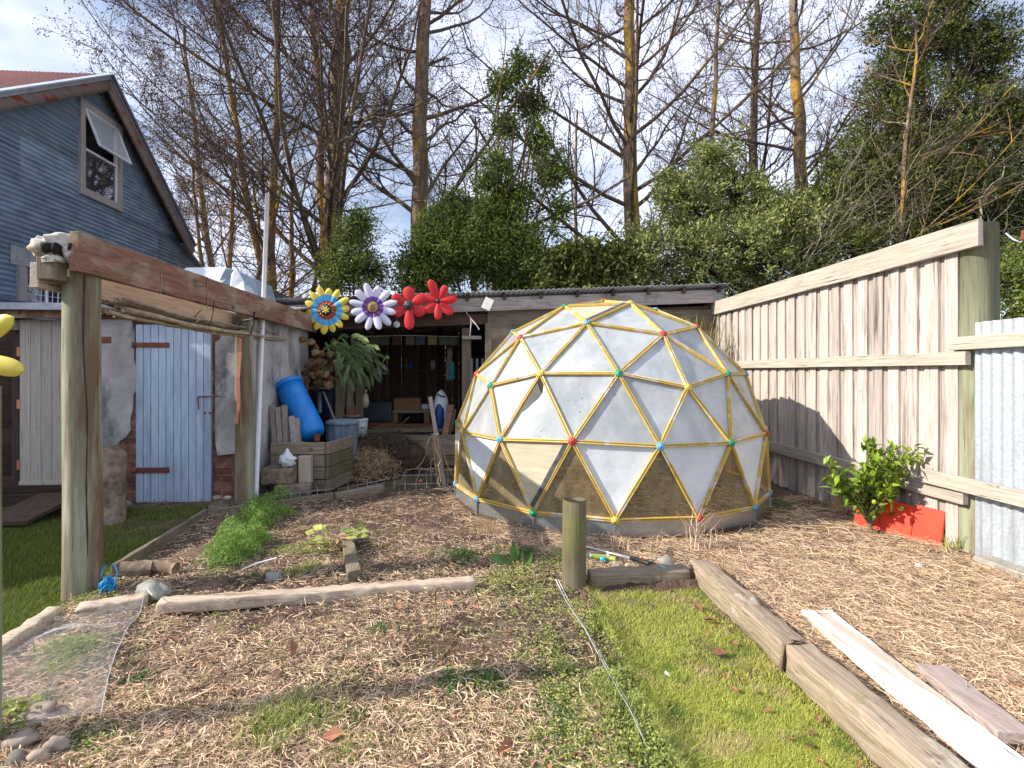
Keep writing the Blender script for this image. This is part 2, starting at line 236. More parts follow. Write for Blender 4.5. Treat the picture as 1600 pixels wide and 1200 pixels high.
# ------------------------------------------------------------------ mesh builder
def rotm(rx=0,ry=0,rz=0):
    from mathutils import Euler
    return np.array(Euler((rx,ry,rz)).to_matrix())
WL={}   # world location of parents
class MB:
    def __init__(s): s.V=[];s.F=[];s.T=[];s.S=[];s.n=0
    def add(s,V,F,tint=None,smooth=False):
        V=np.asarray(V,float).reshape(-1,3)
        if not isinstance(F,list): F=[F]
        if tint is None: tint=random.random()
        t=np.full(len(V),tint) if np.isscalar(tint) else np.asarray(tint,float)
        for f in F:
            f=np.asarray(f,dtype=np.int64)
            if f.ndim==1: f=f[None]
            s.F.append(f+s.n); s.S.append(np.full(len(f),smooth))
        s.V.append(V); s.T.append(t); s.n+=len(V); return s
    def box(s,c,d,R=None,tint=None,seg=1,jit=0.):
        d=np.asarray(d,float)/2; q=np.array([(x,y,z) for x in(-1,1) for y in(-1,1) for z in(-1,1)])*d
        if R is not None: q=q@np.asarray(R).T
        q=q+np.asarray(c)
        if jit: q=q+RS.uniform(-jit,jit,q.shape)
        return s.add(q,np.array([(0,1,3,2),(4,6,7,5),(0,4,5,1),(2,3,7,6),(0,2,6,4),(1,5,7,3)]),tint)
    def bb(s,a,b,tint=None,jit=0.):
        a=np.asarray(a,float);b=np.asarray(b,float); return s.box((a+b)/2,np.abs(b-a),None,tint,jit=jit)
    def beam(s,p0,p1,w,h,up=(0,0,1),tint=None,seg=1,rough=0.,rnd=0):
        """a plank from p0 to p1; seg/rough give it a hand-hewn surface"""
        p0=np.asarray(p0,float);p1=np.asarray(p1,float); d=p1-p0; l=np.linalg.norm(d); d/=l
        u=np.asarray(up,float); sd=np.cross(d,u); sd/=np.linalg.norm(sd); u=np.cross(sd,d)
        if rnd: prof=[(-1,-1),(-1,1-rnd),(-1+rnd*h/w,1),(1-rnd*h/w,1),(1,1-rnd),(1,-1)]
        elif rough: prof=[(-1,-1),(-1,0),(-1,1),(0,1),(1,1),(1,0),(1,-1),(0,-1)]
        else: prof=[(-1,-1),(-1,1),(1,1),(1,-1)]
        k=len(prof); V=[]
        for i in range(seg+1):
            c=p0+d*l*i/seg
            for a,b in prof:
                r=RS.uniform(-rough,rough,2) if rough else (0,0)
                V.append(c+sd*(a*w/2+r[0])+u*(b*h/2+r[1]))
        F=[(i*k+j,i*k+(j+1)%k,(i+1)*k+(j+1)%k,(i+1)*k+j) for i in range(seg) for j in range(k)]
        return s.add(V,[np.array(F),np.arange(k)[::-1],np.arange(k)+seg*k],tint,rough>=.008)
    def tube(s,pts,r,n=8,tint=None,cap=True,rough=0.,smooth=True):
        P=np.asarray(pts,float)[None]; K=P.shape[1]; r=np.broadcast_to(np.asarray(r,float),(K,))[None]
        V,F=tubes(P,r,n,rough); fs=[F]
        if cap: fs+=[np.arange(n),np.arange(n)[::-1]+(K-1)*n]
        return s.add(V,fs,tint,smooth)
    def lathe(s,prof,c=(0,0,0),axis=None,n=20,tint=None,R=None,smooth=True):
        prof=np.asarray(prof,float); k=len(prof); a=np.linspace(0,2*np.pi,n,endpoint=False)
        V=np.stack([prof[:,None,0]*np.cos(a),prof[:,None,0]*np.sin(a),np.repeat(prof[:,1:2],n,1)],-1).reshape(-1,3)
        if R is not None: V=V@np.asarray(R).T
        F=np.array([(i*n+j,i*n+(j+1)%n,(i+1)*n+(j+1)%n,(i+1)*n+j) for i in range(k-1) for j in range(n)])
        fs=[F]
        if prof[0,0]>1e-5: fs.append(np.arange(n)[::-1])
        if prof[-1,0]>1e-5: fs.append(np.arange(n)+(k-1)*n)
        return s.add(V+np.asarray(c),fs,tint,smooth)
    def blob(s,c,r,R=None,noise=.0,n=14,m=9,tint=None,seed=0,freq=2.):
        th=np.linspace(0,np.pi,m+1); ph=np.linspace(0,2*np.pi,n,endpoint=False)
        V=np.stack([np.sin(th)[:,None]*np.cos(ph),np.sin(th)[:,None]*np.sin(ph),np.repeat(np.cos(th)[:,None],n,1)],-1).reshape(-1,3)
        if noise: V=V*(1+noise*(vnoise(V*freq+seed*7.3+5)-.5)*2)[:,None]
        V=V*np.asarray(r)
        if R is not None: V=V@np.asarray(R).T
        F=np.array([(i*n+j,(i+1)*n+j,(i+1)*n+(j+1)%n,i*n+(j+1)%n) for i in range(m) for j in range(n)])
        return s.add(V+np.asarray(c),F,tint,True)
    def prism(s,poly,d,tint=None):
        """poly: 3D outline, d: extrusion vector"""
        P=np.asarray(poly,float); k=len(P); V=np.vstack([P,P+np.asarray(d)])
        F=np.array([(i,(i+1)%k,(i+1)%k+k,i+k) for i in range(k)])
        return s.add(V,[F,np.arange(k)[::-1],np.arange(k)+k],tint)
    def build(s,name,m,parent=None,bevel=0,base=None,merge=False):
        me=bpy.data.meshes.new(name); V=np.concatenate(s.V); T=np.concatenate(s.T)
        if parent is not None: off=WL[parent.name]
        elif base is not None: off=np.asarray(base,float)
        else: off=np.array([(V[:,0].min()+V[:,0].max())/2,(V[:,1].min()+V[:,1].max())/2,V[:,2].min()])
        V=V-off
        me.vertices.add(len(V)); me.vertices.foreach_set('co',V.astype(np.float32).ravel())
        li=np.concatenate([f.ravel() for f in s.F]); sz=np.concatenate([np.full(len(f),f.shape[1]) for f in s.F])
        me.loops.add(len(li)); me.loops.foreach_set('vertex_index',li.astype(np.int32))
        st=np.concatenate([[0],np.cumsum(sz)[:-1]]); me.polygons.add(len(sz)); me.polygons.foreach_set('loop_start',st.astype(np.int32))
        me.polygons.foreach_set('use_smooth',np.concatenate(s.S))
        a=me.attributes.new('tint','FLOAT','POINT'); a.data.foreach_set('value',T.astype(np.float32))
        me.update(calc_edges=True)
        if len(V)<6000: me.validate()
        me.materials.append(MATS[m] if isinstance(m,str) else m)
        o=bpy.data.objects.new(name,me); COL.objects.link(o)
        if parent is not None: o.parent=parent; WL[o.name]=off
        else: o.location=off; WL[o.name]=off
        if bevel:
            b=o.modifiers.new('bevel','BEVEL'); b.width=bevel; b.segments=2; b.limit_method='ANGLE'; b.angle_limit=.6
        return o
def tag(o,label,cat,group=None,kind=None):
    if label: o['label']=label
    if cat: o['category']=cat
    if group: o['group']=group
    if kind: o['kind']=kind
    return o
def thing(name,label,cat,loc,group=None):
    o=bpy.data.objects.new(name,None); COL.objects.link(o); o.location=[float(v) for v in loc]; o.empty_display_size=.1
    WL[o.name]=np.asarray(loc,float); return tag(o,label,cat,group)
def copy_thing(o,loc,label,group=None):
    c=o.copy(); COL.objects.link(c); c.location=[float(v) for v in loc]; c['label']=label
    for ch in o.children:
        d=ch.copy(); COL.objects.link(d); d.parent=c
        for g in ch.children: e=g.copy(); COL.objects.link(e); e.parent=d
    return c
def hash3(i): 
    i=i.astype(np.int64); h=(i[...,0]*374761393+i[...,1]*668265263+i[...,2]*2147483647)&0x7fffffff
    h=((h^(h>>13))*1274126177)&0x7fffffff; return ((h^(h>>16))&0xffff)/65535.
def vnoise(p):
    p=np.asarray(p,float); i=np.floor(p); f=p-i; f=f*f*(3-2*f); r=0
    for a in(0,1):
        for b in(0,1):
            for c in(0,1):
                w=(f[...,0] if a else 1-f[...,0])*(f[...,1] if b else 1-f[...,1])*(f[...,2] if c else 1-f[...,2])
                r=r+w*hash3(i+np.array([a,b,c]))
    return r
def tubes(P,R,n=3,rough=0.):
    """P (N,K,3) polylines, R (N,K) radii -> verts, quads"""
    Nn,K,_=P.shape; D=np.gradient(P,axis=1); D/=np.linalg.norm(D,axis=2,keepdims=True)+1e-9
    ref=np.where(np.abs(D[:,:1,2:3])>.9,np.array([1.,0,0]),np.array([0,0,1.])); ref=np.broadcast_to(ref,D.shape)
    A=np.cross(D,ref); A/=np.linalg.norm(A,axis=2,keepdims=True)+1e-9; B=np.cross(D,A)
    a=np.arange(n)*2*np.pi/n; rr=R[:,:,None]*np.ones(n)
    if rough: rr=rr*(1+RS.uniform(-rough,rough,rr.shape))
    V=P[:,:,None]+rr[...,None]*(A[:,:,None]*np.cos(a)[:,None]+B[:,:,None]*np.sin(a)[:,None])
    i=np.arange(Nn)[:,None,None]*K*n; k=np.arange(K-1)[None,:,None]*n; j=np.arange(n)[None,None]; j2=(j+1)%n
    F=np.stack([i+k+j,i+k+j2,i+k+n+j2,i+k+n+j],-1).reshape(-1,4)
    return V.reshape(-1,3),F
def addtubes(mb,P,R,n=3,tints=None):
    V,F=tubes(P,R,n); t=np.repeat(RS.rand(len(P)) if tints is None else tints,P.shape[1]*n); mb.add(V,F,t,True)
def unit(v): return v/(np.linalg.norm(v,axis=-1,keepdims=True)+1e-9)
def leaves(mb,C,D,Nn,Ln,W,tints=None,fold=.0):
    """diamond leaves: centres C, direction D, normal N, length, width"""
    D=unit(D); S=unit(np.cross(D,Nn)); U=np.cross(S,D); Ln=np.broadcast_to(Ln,(len(C),))[:,None]; W=np.broadcast_to(W,(len(C),))[:,None]
    a=C-D*Ln*.5; b=C+S*W*.5-D*Ln*.08+U*W*fold; c=C+D*Ln*.5; d=C-S*W*.5-D*Ln*.08+U*W*fold
    V=np.stack([a,b,c,d],1).reshape(-1,3); F=np.arange(len(C)*4).reshape(-1,4)
    if fold: F=np.concatenate([F[:,[0,1,2]],F[:,[0,2,3]]])
    mb.add(V,F,np.repeat(RS.rand(len(C)) if tints is None else tints,4))
def inpoly(x,y,poly):
    r=np.zeros(x.shape,bool); P=np.asarray(poly); j=len(P)-1
    for i in range(len(P)):
        xi,yi=P[i][0],P[i][1]; xj,yj=P[j][0],P[j][1]
        with np.errstate(divide='ignore',invalid='ignore'):
            c=((yi>y)!=(yj>y))&(x<(xj-xi)*(y-yi)/(yj-yi+1e-12)+xi)
        r^=c; j=i
    return r
# ------------------------------------------------------------------ ground
DC=np.array([1.48,5.88]); DR=1.75; DZ=.471
LX0,LX1,LY1=.70,1.43,3.28                       # sunken grass strip
BEDL=[G(x,y)[:2] for x,y in[(-150,1120),(20,1000),(110,940),(185,895),(322,803)]]   # left edge of the beds
def ground_h(x,y):
    p=np.stack([x,y,0*x],-1)
    h=.035*(vnoise(p*2.2)-.5)+.03*(vnoise(p*7+3)-.5)+.012*(vnoise(p*23)-.5)
    strip=(x>LX0)&(x<LX1+.02)&(y<LY1)
    h=np.where(strip,-.045+.012*(vnoise(p*5)-.5),h)
    lawn=leftlawn(x,y); h=np.where(lawn,-.03+.3*h,h)
    h=h*np.clip((14-y)/4,0.,1)*np.clip((9-np.abs(x))/3,0,1)
    return h
def leftlawn(x,y):
    xs=np.interp(y,[q[1] for q in BEDL]+[6.],[q[0] for q in BEDL]+[-1.8]); e=x<xs
    yb=np.interp(x,[-3,-2.1,-1.3,-.3,.3],[5.,5.35,6.0,6.25,6.3]); return e|((y>yb)&(x<0.2))
def gh(x,y): return ground_h(np.atleast_1d(np.asarray(x,float)),np.atleast_1d(np.asarray(y,float)))
def gz(x,y): return float(gh(x,y)[0])
gx=np.concatenate([[-900,-300,-80,-30,-15,-10,-8],np.arange(-7,5.01,.05),[6,8,12,25,80,300,900]])
gy=np.concatenate([[-600,-100,-20,-5,-1,0,.6],np.arange(1,9.01,.05),[10,11,12,14,18,25,40,80,200,600,1500]])
XX,YY=np.meshgrid(gx,gy); ZZ=ground_h(XX.ravel(),YY.ravel())
nx=len(gx); ii=np.arange(len(gy)-1)[:,None]*nx+np.arange(nx-1)[None]; 
gm=MB(); gm.add(np.stack([XX.ravel(),YY.ravel(),ZZ],-1),np.stack([ii,ii+1,ii+nx+1,ii+nx],-1).reshape(-1,4),.5,True)
tag(gm.build('ground','soil',base=(0,0,0)),None,None,kind='structure')
# ------------------------------------------------------------------ paling fence on the right
FX=3.76
f=thing('paling_fence','tall weathered grey timber paling fence with sloping top board at the right','fence',(FX,5.8,0))
y=8.12; k=0; pm=MB()
while y>3.85:
    wd=random.uniform(.135,.16); top=2.36+random.uniform(-.01,.01)
    if k%2==0: pm.box((FX+.022,y-wd/2,(top-.02)/2),(.016,wd,top+.02),rotm(0,random.uniform(-.002,.002),0),jit=.003); y-=wd*.72
    else: wd*=.8; pm.box((FX+.002,y-wd/2,(top-.02)/2),(.018,wd,top+.03),rotm(random.uniform(-.006,.006),0,0),jit=.003); y-=wd*.72
    k+=1
pm.build('paling_panel','fence_wood',f)
FR=FX-.03
MB().beam((FR-.012,8.1,2.40),(FR-.012,3.54,2.42),.045,.20,tint=.4,seg=14,rough=.003).build('top_board','fence_rail',f,.004)
MB().beam((FR-.008,8.1,1.51),(FR-.008,3.64,1.49),.05,.105,tint=.55,seg=10,rough=.002).build('rail','fence_rail',f,.004)
MB().beam((FR-.008,8.1,.47),(FR-.008,3.66,.43),.05,.12,tint=.2,seg=10,rough=.003).build('rail','fence_rail',f,.004)
MB().tube([(FX+.12,3.71,-.3),(FX+.12,3.71,1.2),(FX+.12,3.71,2.52)],[.125,.123,.118],28,tint=.5,rough=.01).build('post','treated_post',f)
MB().tube([(FX+.16,7.35,-.2),(FX+.16,7.35,2.56)],[.1,.095],20,tint=.3).build('post','treated_post',f)
hb=MB(); hb.tube([(FX+.18,3.56,2.42),(FX+.17,3.50,2.36),(FX+.20,3.48,2.33),(FX+.24,3.48,2.35)],.007,6); hb.build('hook','wire',f)
hb=MB(); hb.lathe([(.018,0),(.022,.03),(.013,.05),(.013,.08),(.0,.085)],(FX+.23,3.48,2.34)); hb.build('insulator','rust',f)
# corrugated iron fence
f=thing('corrugated_fence','pale galvanised corrugated iron fence with two timber rails beyond the tall post','fence',(FX+.05,2.6,0))
ys=np.arange(3.615,1.3,-.0095); zs=np.array([-.05,.6,1.2,1.76]); xs=FX-.004+.010*np.sin((ys)/.076*2*np.pi)
V=np.stack([np.repeat(xs[:,None],4,1),np.repeat(ys[:,None],4,1),np.repeat(zs[None],len(ys),0)],-1).reshape(-1,3)
ii=np.arange(len(ys)-1)[:,None]*4+np.arange(3)[None]
MB().add(V,np.stack([ii,ii+1,ii+5,ii+4],-1).reshape(-1,4),.5,True).build('sheet','galv_fence',f)
MB().beam((FX-.045,3.78,1.605),(FX-.042,1.35,1.61),.045,.10,tint=.7,seg=6,rough=.002).build('rail','fence_rail',f,.004)
MB().beam((FX-.082,3.98,.535),(FX-.045,1.35,.50),.045,.11,tint=.75,seg=6,rough=.002).build('rail','fence_rail',f,.004)
cs=MB(); cs.beam((3.69,3.5,-.0),(3.67,1.4,.0),.16,.09,seg=12,rough=.006); tag(cs.build('concrete_footing','concrete',bevel=.01),'mossy concrete footing strip along the foot of the iron fence','footing')
# red boards
a=(3.40,4.42,0); b=(3.71,3.87,0)
for i,(u0,u1,h0,tn,lb) in enumerate([(0,.30,.31,.3,'red painted board tinted darker as shaded, leaning at the fence behind the citrus stem'),(.31,.68,.27,.9,'red painted board tinted brighter as sunlit at the fence foot, right of the citrus stem'),(.69,1.,.27,.6,'red painted board nearest the tall fence post, with leaf shadows')]):
    p=lambda u,z,o=0:(a[0]+(b[0]-a[0])*u+o,a[1]+(b[1]-a[1])*u,z)
    m=MB(); m.prism([p(u0,-.03),p(u1,-.03),p(u1,h0-.012,.05),p(u0,h0+.008,.05)],(.018,0,0),tn)  # tint tn darkens the shadowed board and brightens the sunlit one
    tag(m.build('red_board','red_board',bevel=.003),lb,'board','red boards at the fence foot')
# ------------------------------------------------------------------ geodesic dome
g=(1+5**.5)/2; IV=[]
for aa,bb_ in itertools.product((-1,1),(-g,g)): IV+=[(0,aa,bb_),(aa,bb_,0),(bb_,0,aa)]
IV=np.array(IV,float); IV/=np.linalg.norm(IV,axis=1)[:,None]
t=IV[0]; z=np.array([0,0,1.]); v=np.cross(t,z); c=t@z; K=np.array([[0,-v[2],v[1]],[v[2],0,-v[0]],[-v[1],v[0],0]]); IV=IV@(np.eye(3)+K+K@K/(1+c)).T
E2={(i,j) for i in range(12) for j in range(12) if i!=j and abs(np.linalg.norm(IV[i]-IV[j])-1.0515)<.01}
FC=[(i,j,k) for i in range(12) for j in range(i) for k in range(j) if (i,j) in E2 and (j,k) in E2 and (i,k) in E2]
pts={};tris=[]
for fc in FC:
    gr={}
    for a_ in range(4):
        for b_ in range(4-a_):
            p=a_*IV[fc[0]]+b_*IV[fc[1]]+(3-a_-b_)*IV[fc[2]]; p/=np.linalg.norm(p); key=tuple(np.round(p,3)+0.); 
            if key not in pts: pts[key]=(len(pts),p)
            gr[a_,b_]=pts[key][0]
    for a_ in range(3):
        for b_ in range(3-a_):
            tris.append((gr[a_,b_],gr[a_+1,b_],gr[a_,b_+1]))
            if a_+b_<2: tris.append((gr[a_+1,b_],gr[a_+1,b_+1],gr[a_,b_+1]))
NP=np.array([p for _,p in sorted(pts.values(),key=lambda q:q[0])])
ph=.296-TH; Rz=np.array([[math.cos(ph),-math.sin(ph),0],[math.sin(ph),math.cos(ph),0],[0,0,1]])
zb=NP[:,2].copy(); NPf=NP.copy(); NPf[np.abs(zb+.18)<.02,2]=-.180
DW=np.array([DC[0],DC[1],DZ])+DR*(NPf@Rz.T)
keep=zb>-.2; tris=[t_ for t_ in tris if all(keep[list(t_)])]
edges=sorted({tuple(sorted(e)) for t_ in tris for e in((t_[0],t_[1]),(t_[1],t_[2]),(t_[0],t_[2]))})
dome=thing('dome_greenhouse','large geodesic dome greenhouse with yellow struts, coloured hubs and cloudy panels','greenhouse',(DC[0],DC[1],0))
cen=np.array([DC[0],DC[1],DZ])
used=[i for i in range(len(NP)) if keep[i]]
row=lambda i:0 if zb[i]<-.1 else 1 if zb[i]<.2 else 2
px_=lambda q:pix(q)
def facing(p,n): return float(np.dot(n,CP-p))>0
back=MB(); nb=0
tl=[]
for t_ in tris:
    c3=DW[list(t_)].mean(0); n=unit(c3-cen); tl.append((0 if facing(c3,n) else 1,np.linalg.norm(c3-CP),t_,c3,n))
tl.sort(key=lambda q:(q[0],q[1])); pc=0
pan={}
for bk,dd,t_,c3,n in tl:
    P3=DW[list(t_)]; sh=c3+(P3-c3)*(.955); sh=sh-n*.012; rs=[row(i) for i in t_]; nb_=rs.count(0); q=pix(c3)
    mt='frosted'; nm='panel'
    if nb_==2: mt='clear_dirty'
    elif nb_==1: mt='white_panel'
    lab=None
    if not bk:
        if np.hypot(*(q-(838,727)))<22: mt='ply_beige'; lab='beige opaque panel left of the front'
        if np.hypot(*(q-(930,480)))<16: mt='ply_beige'; lab='beige opaque panel at the top'
    poly=sh
    if not bk and abs(q[0]-838)<14 and abs(q[1]-652)<22:   # torn corner
        o=np.argsort([pix(p)[1] for p in sh]); T=sh[o[0]]; A_,B_=sh[o[1]],sh[o[2]]
        if pix(A_)[0]>pix(B_)[0]: A_,B_=B_,A_
        e=lambda u,w_:T+(A_-T)*u+(B_-T)*w_
        poly=np.array([e(.02,.12),e(.10,.18),e(.2,.17),e(.30,.13),e(.42,.10),e(.52,.055),e(.58,.0),A_,B_]); lab='torn frosted panel with a hole at its top corner'
    m=MB(); poly=np.asarray(poly)
    if np.dot(np.cross(poly[1]-poly[0],poly[2]-poly[0]),n)<0: poly=poly[::-1]
    tg=back if pc>=96 and mt!='clear_dirty' and mt!='white_panel' else m
    if len(poly)==3:
        # subdivided, slightly sagging sheet
        s_=6; idx={}; V=[];F_=[]
        for i in range(s_+1):
            for j in range(s_+1-i):
                k_=s_-i-j; p=(poly[0]*i+poly[1]*j+poly[2]*k_)/s_; sag=min(i,j,k_)/2.*(.012*random.uniform(.2,1)); idx[i,j]=len(V); V.append(p-n*sag)
        for i in range(s_):
            for j in range(s_-i):
                F_.append((idx[i,j],idx[i+1,j],idx[i,j+1]))
                if i+j<s_-1: F_.append((idx[i+1,j],idx[i+1,j+1],idx[i,j+1]))
        tg.add(V,np.array(F_),random.random(),mt=='frosted')
    else: tg.add(poly,[np.arange(len(poly))])
    if tg is m:
        o=m.build(nm,mt,dome); pc+=1
        if lab: o['label']=lab
if back.n: o=back.build('panel','frosted',dome); o['kind']='stuff'
el=sorted(edges,key=lambda e:np.linalg.norm((DW[e[0]]+DW[e[1]])/2-CP)); bk=MB()
for i,e in enumerate(el):
    p0,p1=DW[e[0]],DW[e[1]]; mid=(p0+p1)/2; n=unit(mid-cen); d=unit(p1-p0); sd=np.cross(d,n)
    m=MB() if i<98 else bk
    for s_ in(-1,1):   # doubled batten with a slot between
        m.beam(p0+d*.03+sd*s_*.0095+n*.004,p1-d*.03+sd*s_*.0095+n*.004,.0105,.024,up=n)
    m.beam(p0+d*.03-n*.004,p1-d*.03-n*.004,.024,.022,up=n,tint=.1)
    if i<98: m.build('strut','yellow_paint',dome,.002)
o=bk.build('strut','yellow_paint',dome); o['kind']='stuff'
# grey tape strips over two struts
for a_,b_ in(((895,690),(832,793)),((985,468),(919,504))):
    ia=min(used,key=lambda i:np.hypot(*(pix(DW[i])-a_))+(0 if facing(DW[i],unit(DW[i]-cen)) else 999)); ib=min(used,key=lambda i:np.hypot(*(pix(DW[i])-b_))+(0 if facing(DW[i],unit(DW[i]-cen)) else 999))
    p0,p1=DW[ia],DW[ib]; n=unit((p0+p1)/2-cen); d=unit(p1-p0); sd=np.cross(d,n)*(-1 if (pix((p0+p1)/2+np.cross(d,n)*.05)-pix((p0+p1)/2))[0]>0 else 1)
    m=MB(); m.beam(p0+d*.05+sd*.035+n*.012,p1-d*.05+sd*.035+n*.012,.04,.012,up=n,seg=6,rough=.002); m.build('tape_strip','tape_black',dome)
hubc={(745,770):'blue',(832,793):'green',(962,805):'yellow',(1088,802):'red',(1177,787):'blue',(780,683):'blue',(895,690):'red',(1033,695):'blue',(1145,690):'green',(1192,675):'red',(768,601):'green',(846,582):'yellow',(967,582):'green',(1074,603):'yellow',(1140,583):'green',(813,522):'red',(919,504):'blue',(1038,519):'red',(883,473):'green',(985,468):'yellow'}
cyc=['red','blue','green','yellow']
for k_,i in enumerate(used):
    n=unit(DW[i]-cen); q=pix(DW[i]); cl=cyc[k_%4]
    if facing(DW[i],n):
        for kk,vv in hubc.items():
            if np.hypot(q[0]-kk[0],q[1]-kk[1])<16: cl=vv
    R=np.array(Vector(n).to_track_quat('Z','Y').to_matrix())
    m=MB(); m.lathe([(.035,-.004),(.036,.008),(.031,.014),(.010,.017),(.008,.022),(0,.023)],DW[i]+n*.008,R=R,n=14); m.build('hub','hub_'+cl,dome)['label']=cl+' hub'
base=sorted([i for i in used if row(i)==0],key=lambda i:math.atan2(DW[i][1]-DC[1],DW[i][0]-DC[0]))
for k_ in range(15):
    p0,p1=DW[base[k_]].copy(),DW[base[(k_+1)%15]].copy(); d=unit(p1-p0); n=np.array([d[1],-d[0],0]); tz=p0[2]-.018
    m=MB(); m.prism([(*p0[:2],-.03),(*p1[:2],-.03),(*p1[:2],tz),(*p0[:2],tz)],-n*.015,random.random()); m.build('base_panel','galv_base',dome)
    m=MB(); q=p0+n*.006; m.box((q[0],q[1],.075),(.018,.018,.17),rotm(0,0,math.atan2(d[1],d[0]))); m.build('corner_strip','galv_base',dome)
    m=MB(); m.beam((p0[0]+n[0]*.02,p0[1]+n[1]*.02,-.005),(p1[0]+n[0]*.02,p1[1]+n[1]*.02,-.005),.05,.05,seg=4,rough=.004); m.build('ground_board','dark_wood_x',dome)
# ------------------------------------------------------------------ short post, irrigation parts, timber edges
m=MB(); m.tube([(.632,3.30,-.25),(.632,3.30,.2),(.635,3.30,.545),(.635,3.30,.553)],[.078,.078,.077,.070],26,tint=.4,rough=.012)
tag(m.build('stub_post','moss_post'),'short round mossy timber stub post in front of the dome','post')
def sleeper(name,p0,p1,w_,h_,label,grp=None,mt='sleeper',seg=16,rough=.008,cat='timber edging',bevel=.012,up=(0,0,1)):
    m=MB(); m.beam(p0,p1,w_,h_,seg=seg,rough=rough,up=up); return tag(m.build(name,mt,bevel=bevel),label,cat,grp)
sleeper('sleeper',(1.525,3.42,.03),(1.51,2.33,.03),.135,.14,'far weathered sleeper edging the grass strip, from the dome end','timber edging of the garden')
sleeper('sleeper',(1.51,2.305,.032),(1.50,.9,.035),.14,.15,'near weathered sleeper edging the grass strip, running out of the frame','timber edging of the garden')
m=MB(); m.tube([(1.43,2.325,-.08),(1.434,2.32,.04),(1.445,2.32,.095),(1.48,2.32,.108),(1.54,2.32,.108),(1.57,2.32,.10)],.009,6); tag(m.build('iron_strap','bark_log'),'dark bent strap in the joint between the two sleepers','strap')
sleeper('cross_sleeper',(.74,3.36,.0),(1.42,3.38,.005),.13,.12,'short sleeper closing the far end of the grass strip beside the stub post','timber edging of the garden',mt='old_wood_x')
m=MB(); m.bb((1.425,3.335,-.08),(1.455,3.37,.04)); tag(m.build('peg','dark_wood_z'),'small dark timber peg at the corner where the two sleepers meet','peg')
sleeper('edge_board',(.665,3.18,-.035),(.68,1.1,-.035),.04,.10,'dark buried board along the left side of the grass strip','timber edging of the garden',mt='dark_wood_y',seg=30,rough=.007,bevel=.003)
a=G(248,948,.04);b=G(742,912,.03)
sleeper('cross_log',(a[0],a[1],.045),(b[0],b[1],.03),.085,.075,'long pale split log lying across the bed, cracked on top','timber edging of the garden',mt='log_x',seg=44,rough=.008)
a=G(120,955,.03);b=G(232,938,.03); sleeper('edge_log',(a[0],a[1],.03),(b[0],b[1],.03),.07,.07,'short pale log half hidden by weeds beside the pergola post','timber edging of the garden',mt='log_x',seg=9,rough=.012)
a=G(-25,1035,.02);b=G(88,958,.02); sleeper('edge_log',(a[0],a[1],.02),(b[0],b[1],.02),.08,.09,'smooth pale log edging the bed at the far left','timber edging of the garden',mt='log_x',seg=9,rough=.008)
a=G(178,897,.02);b=G(322,806,.02); sleeper('edge_board',(a[0],a[1],.02),(b[0],b[1],.02),.035,.13,'grey board on edge between the shaded lawn and the bed','timber edging of the garden',mt='old_wood_y',seg=12,rough=.004,bevel=.004)
a=G(330,803,.02);b=G(520,775,.02);c=G(600,762,.02)
sleeper('edge_board',(a[0],a[1],.0),(b[0],b[1],.0),.035,.12,'far edging board under the bent wire hoops','timber edging of the garden',mt='old_wood_x',seg=12,rough=.004,bevel=.004)
sleeper('edge_board',(b[0]+.03,b[1],.0),(c[0],c[1],.0),.035,.11,'far edging board left of the tied dry vine','timber edging of the garden',mt='old_wood_x',seg=8,rough=.004,bevel=.004)
# planks on the mulch
a=G(1275,958,.05); b=G(1640,1255,.05)
m=MB(); d=unit(b-a); sd=np.array([d[1],-d[0],0]); m.beam(a,b,.165,.035,seg=24,rough=.0025); pl=tag(m.build('white_plank','white_plank_paint',bevel=.003),'long plank with flaking white paint lying on the straw mulch','plank')
a=G(1455,1045,.04); b=G(1590,1155,.06)
m=MB(); m.beam(a,b,.13,.045,seg=9,rough=.003); tag(m.build('grey_plank','greypink_plank',bevel=.005),'short greyish pink plank beside the white painted plank','plank')
a=G(540,825,.04); b=G(553,902,.05)
m=MB(); m.beam(a,b,.085,.09,seg=7,rough=.006); tag(m.build('short_beam','old_wood_y',bevel=.006),'short pale squared timber lying in the bed beside yellow leaves','timber')
# irrigation parts behind the cross sleeper
t=thing('sprinkler_wand','silver watering wand with black grip lying by the stub post','watering wand',G(1000,868,.05))
p=[G(905,852,.08),G(985,872,.065)]; m=MB(); m.tube([p[0],(p[0]+p[1])/2,p[1]],.009,10); m.build('tube','alloy',t)
p=[G(985,872,.065),G(1010,879,.06),G(1035,889,.05)]; m=MB(); m.tube(p,[.015,.018,.015],10); m.build('grip','black',t)
p=[G(1005,874,.075),G(1001,870,.10)]; m=MB(); m.tube(p,.010,8); m.build('trigger','copper',t)
p=[G(1033,888,.05),G(1043,892,.05)]; m=MB(); m.tube(p,.020,12); m.build('end_cap','teal_cap',t)
t=thing('hose_pipe','green hose pipe with grey clips behind the stub post','hose',G(930,868,.04))
p=[G(905,868,.06),G(925,869,.06),G(948,871,.055),G(962,874,.05)]; m=MB(); m.tube(p,.020,12); m.build('pipe','hose',t)
for x in(921,948): m=MB(); m.tube([G(x-2,869,.06),G(x+2,869,.06)],.025,12); m.build('clip','alloy',t)
m=MB(); m.lathe([(.02,0),(.022,.02),(0,.022)],G(940,871,.05)+np.array([0,-.03,0]),R=rotm(math.pi/2,0,0)); m.build('end_cap','teal_cap',t)
